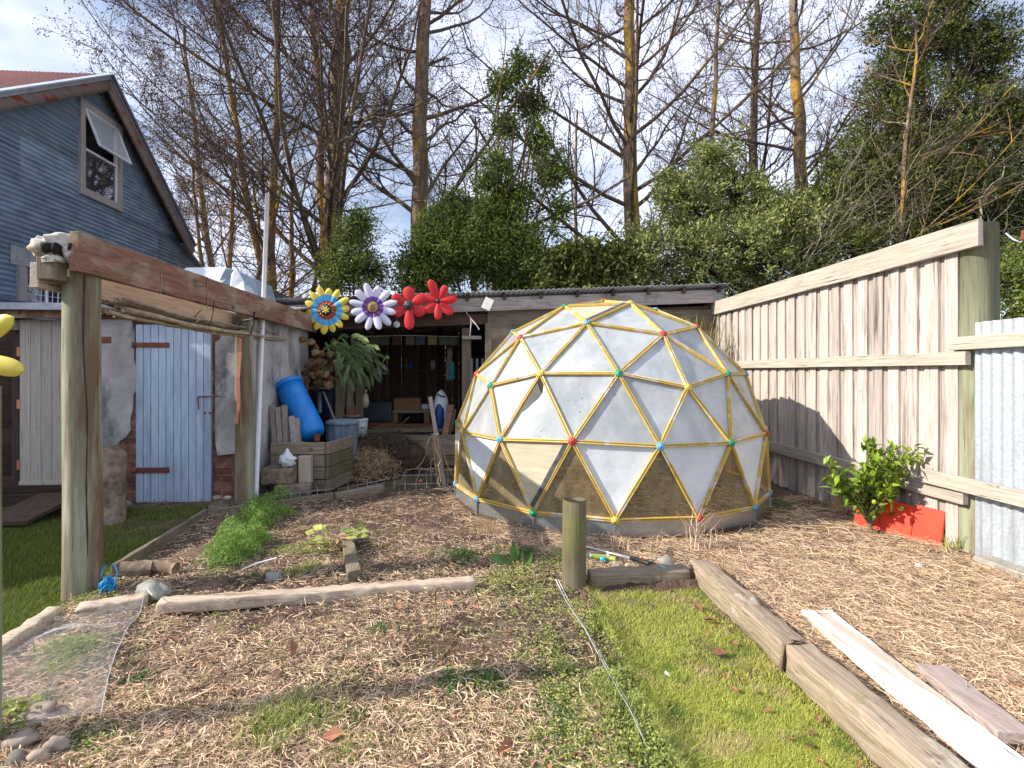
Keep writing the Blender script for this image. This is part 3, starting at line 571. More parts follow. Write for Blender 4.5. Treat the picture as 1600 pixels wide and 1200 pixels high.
def rock(px,py,r,label,mt='stone',flat=.62,grp=None,seed=0,z=0.,name='stone',cat='stone',yaw=0,ax=1.):
    p=G(px,py,z); m=MB(); m.blob((p[0],p[1],z+r*flat*.75),(r*ax,r*.85,r*flat),rotm(random.uniform(-.15,.15),random.uniform(-.2,.2),yaw),.35,18,12,seed=seed+px*.13,freq=1.6); return tag(m.build(name,mt),label,cat,grp)
RG='river stones around the garden'
rock(1042,884,.062,'largest round grey stone at the end of the watering wand',grp=RG)
rock(1063,889,.04,'flat pale stone right of the watering wand','concrete',.5,RG)
for x,y,r,l in((955,884,.032,'dark small stone nearest the hose pipe'),(965,889,.038,'brown small stone under the watering wand'),(981,888,.03,'grey pebble in the middle of the pebbles behind the cross sleeper'),(1008,893,.026,'small pebble touching the cross sleeper')): rock(x,y,r,l,'stone_warm',.7,RG)
rock(240,932,.078,'large angular grey stone pinning the corner of the netting','stone',.62,RG,3,.02,yaw=-.4,ax=1.35)
rock(427,908,.055,'rounded grey stone behind the cross log','stone',.6,RG,5)
rock(90,1172,.040,'dark rounded stone low at the left edge of the frame','stone_warm',.7,RG,6)
rock(32,1168,.048,'brown rounded stone in the bottom left corner','stone_warm',.7,RG,8)
rock(60,1192,.034,'reddish stone at the bottom edge between two darker stones','stone_warm',.75,RG,4)
rock(25,1196,.035,'grey stone cut by the bottom left corner of the frame','stone',.7,RG,9)
rock(52,1128,.062,'squarish pinkish stone weighing down the near edge of the netting','stone_warm',.5,RG,2,yaw=.3,ax=1.3)
rock(188,798,.09,'round dark stone at the foot of the brick wall left of the blue door','stone',.8,RG,2)
# stump with two small stones by the blue door
p=G(343,803,-.02); st=MB(); st.tube([(p[0],p[1]+.06,-.05),(p[0],p[1]+.06,.06),(p[0],p[1]+.06,.115)],[.125,.12,.10],18,rough=.05); tag(st.build('low_stump','bark_log'),'low sawn stump at the corner of the bed beside the blue door','stump')
for dx,r,l in((-.045,.035,'orange brown stone on the low stump'),(.06,.03,'smaller buff stone on the low stump')):
    m=MB(); m.blob((p[0]+dx,p[1]+.04,.115+r*.55),(r*1.3,r,r*.65),None,.25,12,8,seed=dx); tag(m.build('small_stone','stone_warm'),l,'stone',RG)
# ------------------------------------------------------------------ pergola on the left
pg=thing('pergola','timber pergola of two round posts carrying a long red-brown beam','pergola',(-2.46,4.5,0))
m=MB(); zz=np.linspace(-.3,2.13,14); m.tube([(-2.455+.004*math.sin(z*3),3.37,z) for z in zz],[.101-.003*z for z in zz],32,tint=.55,rough=.006); po=m.build('post','treated_post',pg); po['label']='near pergola post with a long dark split'
m=MB(); cr_=[]; 
for z in np.linspace(.25,2.05,26):
    a=-.80+.07*math.sin(z*2.1)+.05*math.sin(z*7); rr=.1015-.003*z; cr_.append((-2.455+.004*math.sin(z*3)+rr*math.cos(a),3.37+rr*math.sin(a),z))
m.tube(cr_,[.001]+[random.uniform(.002,.0055) for _ in cr_[2:]]+[.001],5); m.build('crack','black',po)
m=MB(); m.tube([(-2.48,5.66,-.2),(-2.48,5.66,2.1)],[.092,.088],26,tint=.45,rough=.008); m.build('post','treated_post',pg)
m=MB(); m.beam((-2.355,3.17,2.09),(-2.375,7.72,2.10),.055,.235,seg=26,rough=.003,tint=.5); m.build('beam','beam_wood',pg,.004)
m=MB(); m.beam((-2.60,3.2,1.955),(-2.62,5.85,1.955),.05,.15,seg=12,rough=.003,tint=.5); m.build('beam','pale_wood_y',pg,.004)
m=MB(); m.box((-2.50,3.2,2.0),(.10,.10,.16),None,.4,jit=.004); m.build('block','old_wood_z',pg,.008)
# skull
sk=thing('animal_skull','weathered bleached animal skull with yellow lichen on top of the near pergola post','skull',(-2.50,3.27,2.10))
c0=np.array(AY(92,386,3.22)); 
Rk=rotm(0,.18,-.25)
m=MB(); m.blob(c0+(0.02,.05,.02),(.105,.12,.075),Rk,.28,26,18,seed=1,freq=2.2); m.blob(c0+(-.06,.0,-.015),(.07,.09,.055),Rk,.25,20,14,seed=2,freq=2.4); m.blob(c0+(.085,.03,-.03),(.055,.075,.06),Rk,.3,18,12,seed=5); m.blob(c0+(.0,-.03,-.075),(.05,.06,.028),Rk,.3,14,10,seed=9)
m.build('cranium','bone',sk)
m=MB(); m.blob(c0+(-.012,-.07,-.02),(.030,.026,.032),Rk,.3,14,10,seed=7); m.blob(c0+(.035,-.062,-.02),(.022,.026,.032),Rk,.3,12,8,seed=8); m.blob(c0+(.10,-.035,-.005),(.018,.022,.03),Rk,.2,12,8); m.build('socket_shade','dark_inside',sk)  # near-black lumps put the shade of the hollows into the colour
m=MB(); 
for s_,x_ in((1,.105),(-1,-.105)):
    m.tube([c0+(x_*.6,.02,.03),c0+(x_*1.0,-.01,.045),c0+(x_*1.1,-.03,.01),c0+(x_*.95,-.04,-.04),c0+(x_*.75,-.045,-.06)],[.018,.02,.015,.014,.018],8,rough=.1)
m.build('cheek_bone','bone',sk)
m=MB()
for k in range(7): m.box(c0+(-.05+.014*k,-.062-.004*k,-.095),(.011,.014,.022),rotm(0,.1*k-.3,0))
m.build('teeth','bone',sk)
# bundle of sticks under the beam
sb=thing('stick_bundle','bundle of dry bent sticks tied below the pergola beam','bundle of sticks',(-2.43,4.6,1.85))
m=MB()
for k in range(17):
    y0=3.4+random.uniform(0,.9); y1=random.uniform(5.4,6.9) if k%3==0 else random.uniform(4.9,6.1); pts_=[]
    xx=-2.42+random.uniform(-.07,.06); z0=1.815+random.uniform(-.055,.055)
    for j in range(9):
        u=j/8; pts_.append((xx+random.uniform(-.012,.012)-.03*u,y0+(y1-y0)*u,z0-.03*math.sin(u*3.1)+.03*u+random.uniform(-.010,.010)))
    r0=random.uniform(.010,.022); m.tube(pts_,np.linspace(r0,r0*.5,9),6,rough=.12)
m.build('stick','stick',sb)
m=MB()
for y_,mt_ in((4.72,0),(5.55,0)):
    m.tube([(-2.33,y_,2.02),(-2.34,y_,1.90),(-2.37,y_+.01,1.80),(-2.45,y_,1.785),(-2.50,y_-.01,1.86),(-2.45,y_,1.93),(-2.33,y_,1.95)],.004 if y_<5 else .009,6)
m.build('tie','black',sb)
m=MB(); m.tube([(-2.33,3.95,2.21),(-2.325,3.95,2.09),(-2.33,3.95,1.97),(-2.38,3.95,1.87)],.003,5); m.tube([(-2.325,4.6,2.21),(-2.322,4.6,1.95),(-2.38,4.6,1.86),(-2.40,4.55,1.80)],.004,5); m.build('string','straw_sack',sb)
m=MB(); pts_=[AY(x,y,5.52) for x,y in((376,515),(375,550),(372,590),(373,630),(369,662))]; 
for i in range(4): m.beam(pts_[i],pts_[i+1],.035,.008,up=(0,1,0),rough=.0)
tag(m.build('bark_strip','copper'),'thin orange strip of bark hanging in front of the far pergola post','strip')
m=MB(); a=AY(400,778,5.80); b=AY(418,303,6.15); m.tube([a,a*.5+b*.5+np.array([.0,0,0]),b],.024,14); tag(m.build('white_pole','white_plastic'),'tall thin white pole leaning beside the rendered wall and above the beam','pole')
# partial left post with yellow flower
m=MB(); p=G(-33,1165); m.tube([(p[0],p[1],-.2),(p[0],p[1],1.32)],[.062,.06],20,tint=.5); tag(m.build('garden_post','treated_post'),'yellow-green stake cut off by the left edge of the frame','post')
fl=thing('metal_flower','pale yellow metal flower on the stake at the left edge of the frame','flower ornament',(p[0]-.055,p[1]-.02,1.44),'painted metal flowers')
def petal(m,c,ang,r0,r1,wd,th=.03,tilt=0,pn=0):
    """a hollow looking boat-shaped petal in the x-z plane, bulging to -y"""
    nu,nv=12,9; V=[];d=np.array([math.cos(ang),0,math.sin(ang)]); s_=np.array([-math.sin(ang),0,math.cos(ang)]); L_=r1-r0
    for i in range(nu+1):
        u=i/nu; w_=wd*(.30+.70*math.sin(min(1,u/.62)*math.pi/2)) if u<.62 else wd*math.sqrt(max(0,1-((u-.62)/.38)**2.2))
        for j in range(nv):
            v_=j/(nv-1)*2-1; V.append(np.asarray(c)+d*(r0+L_*u)+s_*w_*.5*v_+np.array([0,-1,0])*(th*(1-v_*v_)*(w_/wd)+tilt*u))
    F_=np.array([(i*nv+j,i*nv+j+1,(i+1)*nv+j+1,(i+1)*nv+j) for i in range(nu) for j in range(nv-1)])
    V2=np.array(V)+np.array([0,.006,0]); m.add(V,F_,.5,True); m.add(V2,F_[:,::-1],.5,True)
for k in range(7):
    a=math.radians(-15+k*51.4+{0:0}.get(k,0)); m=MB(); petal(m,WL[fl.name],a,.04,.235,.07,.012); m.build('petal','petal_lemon',fl)
m=MB(); m.blob(WL[fl.name]-np.array([0,.01,0]),(.045,.03,.045)); m.build('centre','black',fl)
# blue rope bundle
m=MB(); c0=G(168,915,.07)
for k in range(26):
    pts_=[]; R_=rotm(random.uniform(0,3),random.uniform(0,3),random.uniform(0,3))
    for j in range(11): a=j/10*math.pi*2; pts_.append(c0+(R_@np.array([math.cos(a)*.055,math.sin(a)*.035,0]))*np.array([.8,.8,1.25])+(0,0,-.01))
    m.tube(pts_,.0035,5,cap=False)
m.tube([c0+(-.04,0,.05),c0+(-.02,0,.125),c0+(.04,0,.13),c0+(.06,0,.08),c0+(.05,-.02,0)],.004,6); m.tube([c0+(0,-.02,-.03),c0+(-.05,-.05,-.07),c0+(-.1,-.06,-.085)],.004,6)
tag(m.build('rope_coil','rope_blue'),'tangled bright blue rope beside the near pergola post','rope')
for a,b,r,l in(((185,892,.05),(240,887,.05),.055,'front short cut log beside the blue rope'),((235,884,.06),(275,889,.04),.045,'short cut log behind, with its dark end to the right')):
    A_,B_=G(*a[:2],a[2]),G(*b[:2],b[2]); m=MB(); m.tube([A_+(B_-A_)*u for u in np.linspace(0,1,8)],[r*random.uniform(.88,1.05) for _ in range(8)],16,rough=.07); tag(m.build('cut_log','bark_log'),l,'log','cut logs in the bed')
# ------------------------------------------------------------------ rendered brick outhouse with blue door
WY=5.87; CX=-2.50
oh=thing('outhouse','low brick outhouse with peeling grey render, pale blue door and rusty iron roof','outhouse',(-3.4,6.8,0))
dl,dr=AY(216,600,WY)[0],AY(333,600,WY)[0]; dt=AY(270,508,WY)[2]; db=AY(270,783,WY)[2]
x0=AY(148,600,WY)[0]; WT=2.03
m=MB(); m.bb((x0,WY,-.1),(dl-.0,WY+.2,WT)); m.bb((dr,WY,-.1),(CX,WY+.2,WT)); m.bb((dl,WY,dt+.01),(dr,WY+.2,WT)); m.bb((CX-.2,WY+.2,-.1),(CX,7.75,WT)); m.bb((x0,WY+.2,-.1),(x0+.2,7.75,WT)); m.build('wall','brickwork',oh)
def coat(pl,Y,name='render_coat'):
    P=[AY(x,y,Y) for x,y in pl]; m=MB(); m.prism(P,(0,.022,0)); return m.build(name,'render_coat',oh)
coat([(150,498),(205,498),(211,520),(209,560),(215,585),(214,608),(208,618),(207,640),(203,655),(204,672),(196,684),(186,690),(182,700),(185,712),(181,730),(183,760),(150,765)],WY-.022)
coat([(336,535),(344,530),(346,505),(396,505),(396,705),(340,712),(336,690)],WY-.022)
m=MB(); P=[(CX+.001,WY-.02),(CX+.001,7.72)]; m.prism([(CX,WY-.021,-.05),(CX,7.72,-.05),(CX,7.72,WT-.02),(CX,WY-.021,WT-.02)],(.025,0,0)); m.build('render_coat','render_coat',oh)
m=MB(); 
for k,u in enumerate(((155,526,173,536),)): a,b=AY(u[0],u[1],WY-.03),AY(u[2],u[3],WY-.03); m.bb(a,b+(0,.01,0),.8)
m.build('bare_brick','rust',oh)
m=MB(); nb=10; wd=(dr-dl)/nb
for k in range(nb): m.bb((dl+k*wd+.003,WY-.045,db),(dl+(k+1)*wd-.003,WY-.02,dt))
m.bb((dl,WY-.022,db),(dr,WY-.012,dt),.1)
dd=m.build('door','blue_door',oh,.003); dd['label']='pale blue door of narrow upright boards'
for yy in(539,735): a,b=AY(206,yy-4,WY-.055),AY(264,yy+4,WY-.055); m=MB(); m.bb(a,b+(0,.008,0)); m.lathe([(.02,0),(.02,.06),(0,.065)],(a[0]+.02,WY-.05,(a[2]+b[2])/2-.03)); m.build('strap_hinge','rust',dd)
a=AY(309,620,WY-.06);b=AY(344,619,WY-.06); m=MB(); m.tube([a,b],.007,6); m.tube([a,AY(310,640,WY-.05)],.006,6); m.build('bolt','rust',dd)
m=MB(); m.bb(AY(318,644,WY-.052),AY(322,647,WY-.045)); m.bb(AY(326,644,WY-.052),AY(331,647,WY-.045)); m.build('keyhole','rust',dd)
m=MB(); m.bb((dl-.03,WY-.03,dt+.004),(dr+.03,WY-.005,dt+.045)); m.build('lintel','dark_wood_x',oh)
# roof of the outhouse: corrugation runs front to back
def corr_roof(name,mt,par,xa,xb,ya,yb,za,zb_,pitch=.10,amp=.012):
    xs=np.arange(xa,xb,pitch/8); V=[];n=len(xs)
    for (y_,z_) in((ya,za),(yb,zb_)): V.append(np.stack([xs,np.full(n,y_),z_+amp*np.sin(xs/pitch*2*np.pi)],-1))
    for (y_,z_) in((ya,za-.006),(yb,zb_-.006)): V.append(np.stack([xs,np.full(n,y_),z_+amp*np.sin(xs/pitch*2*np.pi)],-1))
    i=np.arange(n-1); F_=[np.stack([i,i+1,n+i+1,n+i],-1),np.stack([2*n+i,3*n+i,3*n+i+1,2*n+i+1],-1),np.stack([i,2*n+i,2*n+i+1,i+1],-1)]
    sh=(np.floor((xs-xa)/.7)*.37)%1; m=MB(); m.add(np.concatenate(V),F_,np.tile(sh,4),True); return m.build(name,mt,par)
corr_roof('roof','roof_pale',oh,x0-.05,CX+.12,WY-.12,7.75,2.02,2.36)
m=MB(); m.bb((x0-.05,WY-.06,1.97),(CX+.1,WY-.03,2.02)); m.build('fascia','rust',oh)
# ------------------------------------------------------------------ dark timber shed with cream door
SY=5.98
ts=thing('timber_shed','low dark weatherboard shed with a cream plank door and flat metal roof','shed',(-5.2,6.8,0))
m=MB(); zz=0
a0=AY(34,600,SY)[0]; a1=AY(101,600,SY)[0]
while zz<1.86:
    hh=random.uniform(.17,.2); m.box(((-6.9+a0)/2,SY+.03,zz+hh/2+.06),(a0+6.9,.025,hh),rotm(.06,0,0)); m.box(((a1+x0)/2+.02,SY+.03,zz+hh/2+.06),(x0-a1,.025,hh),rotm(.06,0,0)); zz+=hh-.005
m.build('weatherboards','dark_wood_x',ts)
m=MB(); m.bb((-6.9,SY+.06,-.05),(x0,SY+.1,1.92)); m.bb((-6.9,SY+.1,-.05),(-6.8,7.7,1.92)); m.build('dark_inner_wall','dark_inside',ts)
t_,b_=AY(60,500,SY)[2],AY(60,768,SY)[2]; m=MB(); n_=6; wd=(a1+.22-a0)/n_
for k in range(n_): m.bb((a0+k*wd+.0025,SY-.03,b_),(a0+(k+1)*wd-.0025,SY-.008,t_))
m.bb((a0,SY-.012,b_),(a1+.2,SY-.002,t_),.1); dd=m.build('door','cream_paint',ts,.003)
m=MB(); m.bb((a0+.005,SY-.045,b_),(a1+.2,SY-.032,b_+.12)); m.build('ledge_board','cream_paint',dd,.003)
for z_ in(b_+.3,(b_+t_)/2+.02,t_-.35): m=MB(); m.bb((a0-.02,SY-.04,z_-.05),(a0+.012,SY-.02,z_+.05)); m.build('hinge','copper',dd)
m=MB(); m.blob(AY(98,508,SY-.05),(.03,.02,.012)); m.build('latch','wire',dd)
m=MB(); m.bb((a0-.09,SY-.02,0),(a0-.015,SY+.01,1.8)); m.build('door_post','dark_wood_z',ts)
m=MB(); m.bb(AY(16,500,SY-.04),AY(34,516,SY-.0)); m.build('bracket_block','frame_wood',ts)
zf=AY(60,497,5.8)[2]; zt=AY(60,487,5.8)[2]
m=MB(); m.bb((-7.,5.80,zf),(x0+.0,5.84,zt+.01)); m.build('fascia','beam_wood',ts)
m=MB(); m.prism([(-7.,5.72,zt+.012),(-7,5.72,zt+.085),(-7,8.2,zt+.28),(-7,8.2,zt+.2)],(7+x0,0,0)); m.build('roof','roof_grey',ts,.004)
m=MB(); a=G(5,818,.03); b=G(62,785,.12); m.beam(a,(b[0],b[1]+.25,.14),.40,.035,seg=4,rough=.004); tag(m.build('ramp_board','dark_wood_y'),'dark worn board used as a ramp below the cream door','ramp')
m=MB(); m.bb((-5.1,5.72,-.02),(a1+.2,5.78,.10)); m.bb((-5.1,5.86,.04),(a1+.2,5.95,.16)); tag(m.build('door_step','dark_wood_x'),'dark timber step under the cream door','step')
def stumpy(pl,r,label):
    m=MB(); m.tube(pl,r,20,rough=.09); return tag(m.build('tree_stump','bark_log'),label,'stump')
p=G(175,812); stumpy([(p[0]-.05,p[1],-.05),(p[0]-.04,p[1],.3),(p[0]-.03,p[1]+.02,.62),(p[0]-.05,p[1]+.02,.68)],[.15,.145,.13,.07],'upright barky log standing right behind the near pergola post')
p=G(112,800); stumpy([(p[0],p[1]+.1,-.05),(p[0],p[1]+.1,.3),(p[0],p[1]+.1,.64)],[.12,.11,.10],'upright grey log standing behind and left of the near pergola post')
# old vine trunk by the far post
m=MB(); p=G(362,778)
for k in range(8):
    a=random.uniform(-.05,.09); m.tube([(p[0]+a*.6,p[1]+.1,-.03),(p[0]-.03+a,p[1]+.08,.15),(p[0]-.06+a,p[1]+.1,.33),(p[0]+.02+a*.8,p[1]+.12,.48),(p[0]+.08+a*.5,p[1]+.12,.60)],[.03,.024,.02,.016,.006],7,rough=.2)
tag(m.build('grape_vine','bark_log'),'gnarled dry vine trunk between the blue door and the far pergola post','vine')
# ------------------------------------------------------------------ blue-grey corrugated house
HX=-6.8
RX_=HX+.28; rd=AX(175,121,RX_); HR_Y,HR_Z=rd[1],rd[2]; e2=AX(302,381,RX_); S2=(HR_Z-e2[2])/(e2[1]-HR_Y); q0_=AX(0,149,RX_); S1=(HR_Z-q0_[2])/(HR_Y-q0_[1])
hs=thing('iron_house','old blue-grey corrugated iron house with a steep rusty red roof','house',(HX-2,HR_Y,0))
wa=AX(124,160,HX);wb=AX(188,318,HX)
win=(AX(122,200,HX)[1],AX(188,250,HX)[1],AX(124,303,HX)[2],AX(124,153,HX)[2])
w2=(AX(26,440,HX)[1],AX(112,440,HX)[1],AX(26,470,HX)[2],AX(26,414,HX)[2])
Yn=HR_Y-8.2; YF=AX(330,420,HX)[1]
zs=np.arange(-.05,HR_Z,.0095); m=MB()
def gab(z): 
    a=HR_Y-(HR_Z-z)/S1; b=HR_Y+(HR_Z-z)/S2; return max(a,Yn),(b if z>e2[2] else min(YF,e2[1]+(e2[2]-z)/.45))
seams=[HR_Y-5.5,HR_Y-3.6,HR_Y-1.72,HR_Y+.25,HR_Y+2.0]
V=[];F_=[];T=[]
for zi in range(len(zs)-1):
    z0,z1=zs[zi],zs[zi+1]
    ya,yb=gab(z1); ya0,yb0=gab(z0)
    cuts=[(ya,ya0)]+[(s_+.4*((int(z0/.62)%2)-.5),)*2 for s_ in seams if ya+.3<s_+.4*((int(z0/.62)%2)-.5)<yb-.3]+[(yb,yb0)]
    for w_ in(win,w2):
        if w_[2]<z0<w_[3]: cuts+= [(w_[0]+.03,)*2,(w_[1]-.03,)*2]
    cuts.sort()
    for a,b in zip(cuts,cuts[1:]):
        mid=(a[0]+b[0])/2
        if any(w_[2]<z0<w_[3] and w_[0]<mid<w_[1] for w_ in(win,w2)): continue
        i=len(V); xo=lambda z:HX+.010*math.sin(z/.076*2*math.pi)+.004*((int(z0/.62)%2))
        V+=[(xo(z0),a[1],z0),(xo(z0),b[1],z0),(xo(z1),b[0],z1),(xo(z1),a[0],z1)]; F_.append((i,i+1,i+2,i+3)); tt=(math.sin(a[1]*12.9+int(z0/.62)*78.2)*43758.5)%1; T+=[tt]*4
m.add(V,np.array(F_),T); 
m.build('wall','galv_house',hs)
m=MB(); m.prism([(HX-.25,Yn,0),(HX-.25,YF,0),(HX-.25,YF,2.5),(HX-.25,e2[1],e2[2]),(HX-.25,HR_Y,HR_Z-.1),(HX-.25,Yn,HR_Z-.1-S1*(HR_Y-Yn))],(-.05,0,0)); m.build('dark_inner_wall','dark_inside',hs)  # near-black sheet standing in for the shaded interior behind the windows
# roof slopes (ridge runs away to the left)
def slope(y0,z0,y1,z1,mt,name='roof'):
    n=60; V=[]; xs=np.linspace(HX+.28,HX-7,int(7.3/.019)); 
    for (y_,z_) in((y0,z0),(y1,z1),(y0,z0-.012),(y1,z1-.012)): V.append(np.stack([xs,np.full(len(xs),y_),z_+.012*np.sin(xs/.076*2*np.pi)],-1))
    n=len(xs); i=np.arange(n-1); F_=[np.stack([i,i+1,n+i+1,n+i],-1),np.stack([2*n+i,3*n+i,3*n+i+1,2*n+i+1],-1)]; sh=(np.floor(xs/.75)*.37)%1
    m=MB(); m.add(np.concatenate(V),F_,np.tile(sh,4),True); m.build(name,mt,hs)
ye=Yn-.35; slope(HR_Y,HR_Z+.05,ye,HR_Z+.05-S1*(HR_Y-ye),'roof_red'); yf=e2[1]+.1; slope(HR_Y,HR_Z+.05,yf,HR_Z+.05-S2*(yf-HR_Y),'roof_red')
BX=HX+.22
A_=(BX,HR_Y,HR_Z-.09); m=MB(); m.beam((BX,HR_Y+.02,HR_Z-.10),(BX,ye,HR_Z-.10-S1*(HR_Y-ye)),.035,.20,seg=18,rough=.008,tint=.5); m.build('barge_board','barge_wood',hs)
m=MB(); m.beam((BX,HR_Y-.02,HR_Z-.10),(BX,yf,HR_Z-.10-S2*(yf-HR_Y)),.035,.21,seg=18,rough=.004,tint=.3); m.build('barge_board','barge_wood',hs)
m=MB(); m.beam((BX+.05,HR_Y,HR_Z+.065),(BX+.05,ye,HR_Z+.065-S1*(HR_Y-ye)),.16,.02,seg=1); m.beam((BX+.028,HR_Y,HR_Z+.02),(BX+.028,ye,HR_Z+.02-S1*(HR_Y-ye)),.02,.09); m.build('flashing','galv_fence',hs)
m=MB(); m.beam((BX+.03,HR_Y,HR_Z+.065),(BX+.03,yf,HR_Z+.065-S2*(yf-HR_Y)),.12,.02); m.beam((BX+.028,HR_Y,HR_Z+.03),(BX+.028,yf,HR_Z+.03-S2*(yf-HR_Y)),.02,.05);m.build('flashing','tarp_blue',hs)
m=MB(); m.beam((BX-.12,HR_Y,HR_Z-.02),(BX-.12,ye,HR_Z-.02-S1*(HR_Y-ye)),.26,.015); m.beam((BX-.12,HR_Y,HR_Z-.02),(BX-.12,yf,HR_Z-.02-S2*(yf-HR_Y)),.26,.015); m.build('soffit','dark_wood_y',hs)
m=MB(); m.beam((HX+.05,e2[1]-.05,e2[2]-.02),(HX+.05,YF+.3,e2[2]-.02-.45*(YF+.35-e2[1])),.10,.05); m.build('lean_to_edge','roof_grey',hs)
y0,y1,z0,z1=win; Wn=MB(); fr=.11; X1=HX+.05
Wn.bb((HX-.05,y0,z0),(X1,y0+fr,z1)); Wn.bb((HX-.05,y1-fr,z0),(X1,y1,z1)); Wn.bb((HX-.05,y0+fr,z1-fr),(X1-.004,y1-fr,z1)); Wn.bb((HX-.05,y0+fr,z0),(X1+.012,y1-fr,z0+fr*1.2))
wn=Wn.build('window','frame_wood',hs,.004); wn['label']='upstairs window with its top sash pushed open'
zm=z0+(z1-z0)*.50
m=MB(); m.bb((HX-.03,y0+fr,zm-.02),(HX+.03,y1-fr,zm+.02)); m.bb((HX-.03,y0+fr,z0+fr*1.2),(HX+.02,y0+fr+.03,z1-fr)); m.bb((HX-.03,y1-fr-.03,z0+fr*1.2),(HX+.02,y1-fr,z1-fr)); m.build('frame','white_plastic',wn)
m=MB(); m.bb((HX-.012,y0+fr+.03,z0+fr*1.2),(HX-.006,y1-fr-.03,zm-.02)); m.build('pane','window_glass',wn)
# open top-hung sash
hz_=z1-fr-.02; Ls=hz_-zm-.02; an=.36
def sp(u,v): return np.array([HX+.03+math.sin(an)*v*Ls,y0+fr+.01+(y1-y0-2*fr-.02)*u,hz_-math.cos(an)*v*Ls])
m=MB(); up=(math.cos(an),0,math.sin(an))
m.beam(sp(0,0),sp(1,0),.03,.03,up=up); m.beam(sp(0,1),sp(1,1),.03,.035,up=up); m.beam(sp(0,0),sp(0,1),.03,.03,up=up); m.beam(sp(1,0),sp(1,1),.03,.03,up=up); m.build('sash','white_plastic',wn)
m=MB(); m.prism([sp(.03,.03),sp(.97,.03),sp(.97,.97),sp(.03,.97)],(.004,0,0)); m.build('pane','clear_glass',wn)
y0,y1,z0,z1=w2; m=MB(); m.bb((HX-.05,y0,z0),(X1,y0+.13,z1)); m.bb((HX-.05,y0,z1),(X1+.01,y1,z1+.03)); m.bb((HX-.05,y1-.1,z0),(X1,y1,z1)); wn=m.build('window','frame_wood',hs,.004); wn['label']='low dark window behind the wire grid'
m=MB(); m.bb((HX-.04,y0+.13,z0),(HX-.03,y1-.1,z1)); m.build('pane','window_glass',wn)
m=MB(); m.bb((HX+.012,w2[0]-.12,w2[3]+.0),(HX+.018,w2[1]+.5,w2[3]+.28)); m.build('wall_patch','roof_grey',hs)
# wire grid leaning on the shed roof
wg=MB(); 
for k in range(7): a=AY(54+k*9,488,7.2); b=AY(58+k*8.5,416+k*2.6,7.3); wg.tube([a,b],.006,5)
for k in range(6): a=AY(50,430+k*10,7.2); b=AY(106,440+k*9,7.3); wg.tube([a,b],.005,5)
wg.tube([AY(73,484,7.15),AY(72,418,7.2)],.022,6); tag(wg.build('wire_grid','wire'),'pale wire grid and stake leaning in front of the low house window','wire grid')
# tarpaulins on the outhouse roof
def tarp(name,lab,pts_,mt,cat='tarpaulin'):
    m=MB(); 
    for f_ in pts_: m.prism(f_[0],f_[1])
    return tag(m.build(name,mt,bevel=.01),lab,cat)
zr=lambda y:2.02+(y-5.75)*.17
a=AY(283,430,6.9);b=AY(352,418,6.9)
tarp('white_tarp','white tarpaulin tented over stored goods on the outhouse roof',[([AY(268,440,6.7),AY(290,418,6.9),AY(352,417,7.0),AY(362,428,6.9),AY(330,455,6.6),AY(275,455,6.6)],(0,.5,.03))],'tarp_white')
tarp('grey_tarp','grey-blue sheet over a low stack behind the white tarpaulin',[([AY(335,452,6.75),AY(352,419,6.8),AY(372,424,6.9),AY(397,436,7.0),AY(404,462,6.8),AY(345,470,6.7)],(0,.6,.0))],'tarp_blue')
tarp('white_board','pointed white board standing on the outhouse roof',[([AY(358,455,6.45),AY(361,428,6.5),AY(366,421,6.5),AY(372,424,6.5),AY(381,440,6.5),AY(384,462,6.4)],(0,.03,0))],'tarp_white','board')
tarp('pale_crate_lid','low pale tent-shaped lid on the outhouse roof near the beam',[([AY(170,470,6.2),AY(178,460,6.3),AY(200,456,6.3),AY(232,466,6.3),AY(232,476,6.2),AY(170,476,6.2)],(0,.4,0))],'tarp_white','lid')
# ------------------------------------------------------------------ open lean-to shed at the back
FY=7.80; BY=10.3; FZ=.42
ls=thing('open_shed','open-fronted timber lean-to shed with a dark interior behind the dome','shed',(0,8.6,0))
LXs=-2.45; RXs=3.9
zl=AY(430,468,FY)[2]; zr_=AY(1130,447,FY)[2]
def zroof(x): return zl+(zr_-zl)*(x-LXs)/(AY(1130,447,FY)[0]-LXs)
xr=AY(1135,447,FY)[0]; xl=AY(418,467,FY)[0]
n=int((xr-xl)/.0095); xs=np.linspace(xl,xr,n); V=[]
for y_,dz in((FY-.14,.02),(BY+.2,-.35),(FY-.14,.012),(BY+.2,-.358)): V.append(np.stack([xs,np.full(n,y_),np.array([zroof(x) for x in xs])+dz+.009*np.sin(xs/.076*2*np.pi)],-1))
i=np.arange(n-1); m=MB(); m.add(np.concatenate(V),[np.stack([i,i+1,n+i+1,n+i],-1),np.stack([2*n+i,3*n+i,3*n+i+1,2*n+i+1],-1),np.stack([i,2*n+i,2*n+i+1,i+1],-1)],.5,True); m.build('roof','roof_grey',ls)
for k in range(13):
    x=xl+.15+k*(xr-xl-.3)/12; m=MB(); m.beam((x,FY-.08,zroof(x)-.05),(x,BY,zroof(x)-.40),.05,.09); m.build('rafter','dark_wood_y',ls)
xm=AY(757,470,FY)[0]
m=MB(); m.beam((xl+.05,FY-.02,zroof(xl)-.17),(xm-.004,FY-.02,zroof(xm)-.16),.04,.20,seg=14,rough=.004,tint=.4); m.build('fascia','grey_wood_x',ls,.004)
m=MB(); m.beam((xm,FY-.022,zroof(xm)-.165),(xr-.05,FY-.022,zroof(xr)-.16),.04,.20,seg=14,rough=.004,tint=.6); m.build('fascia','grey_wood_x',ls,.004)
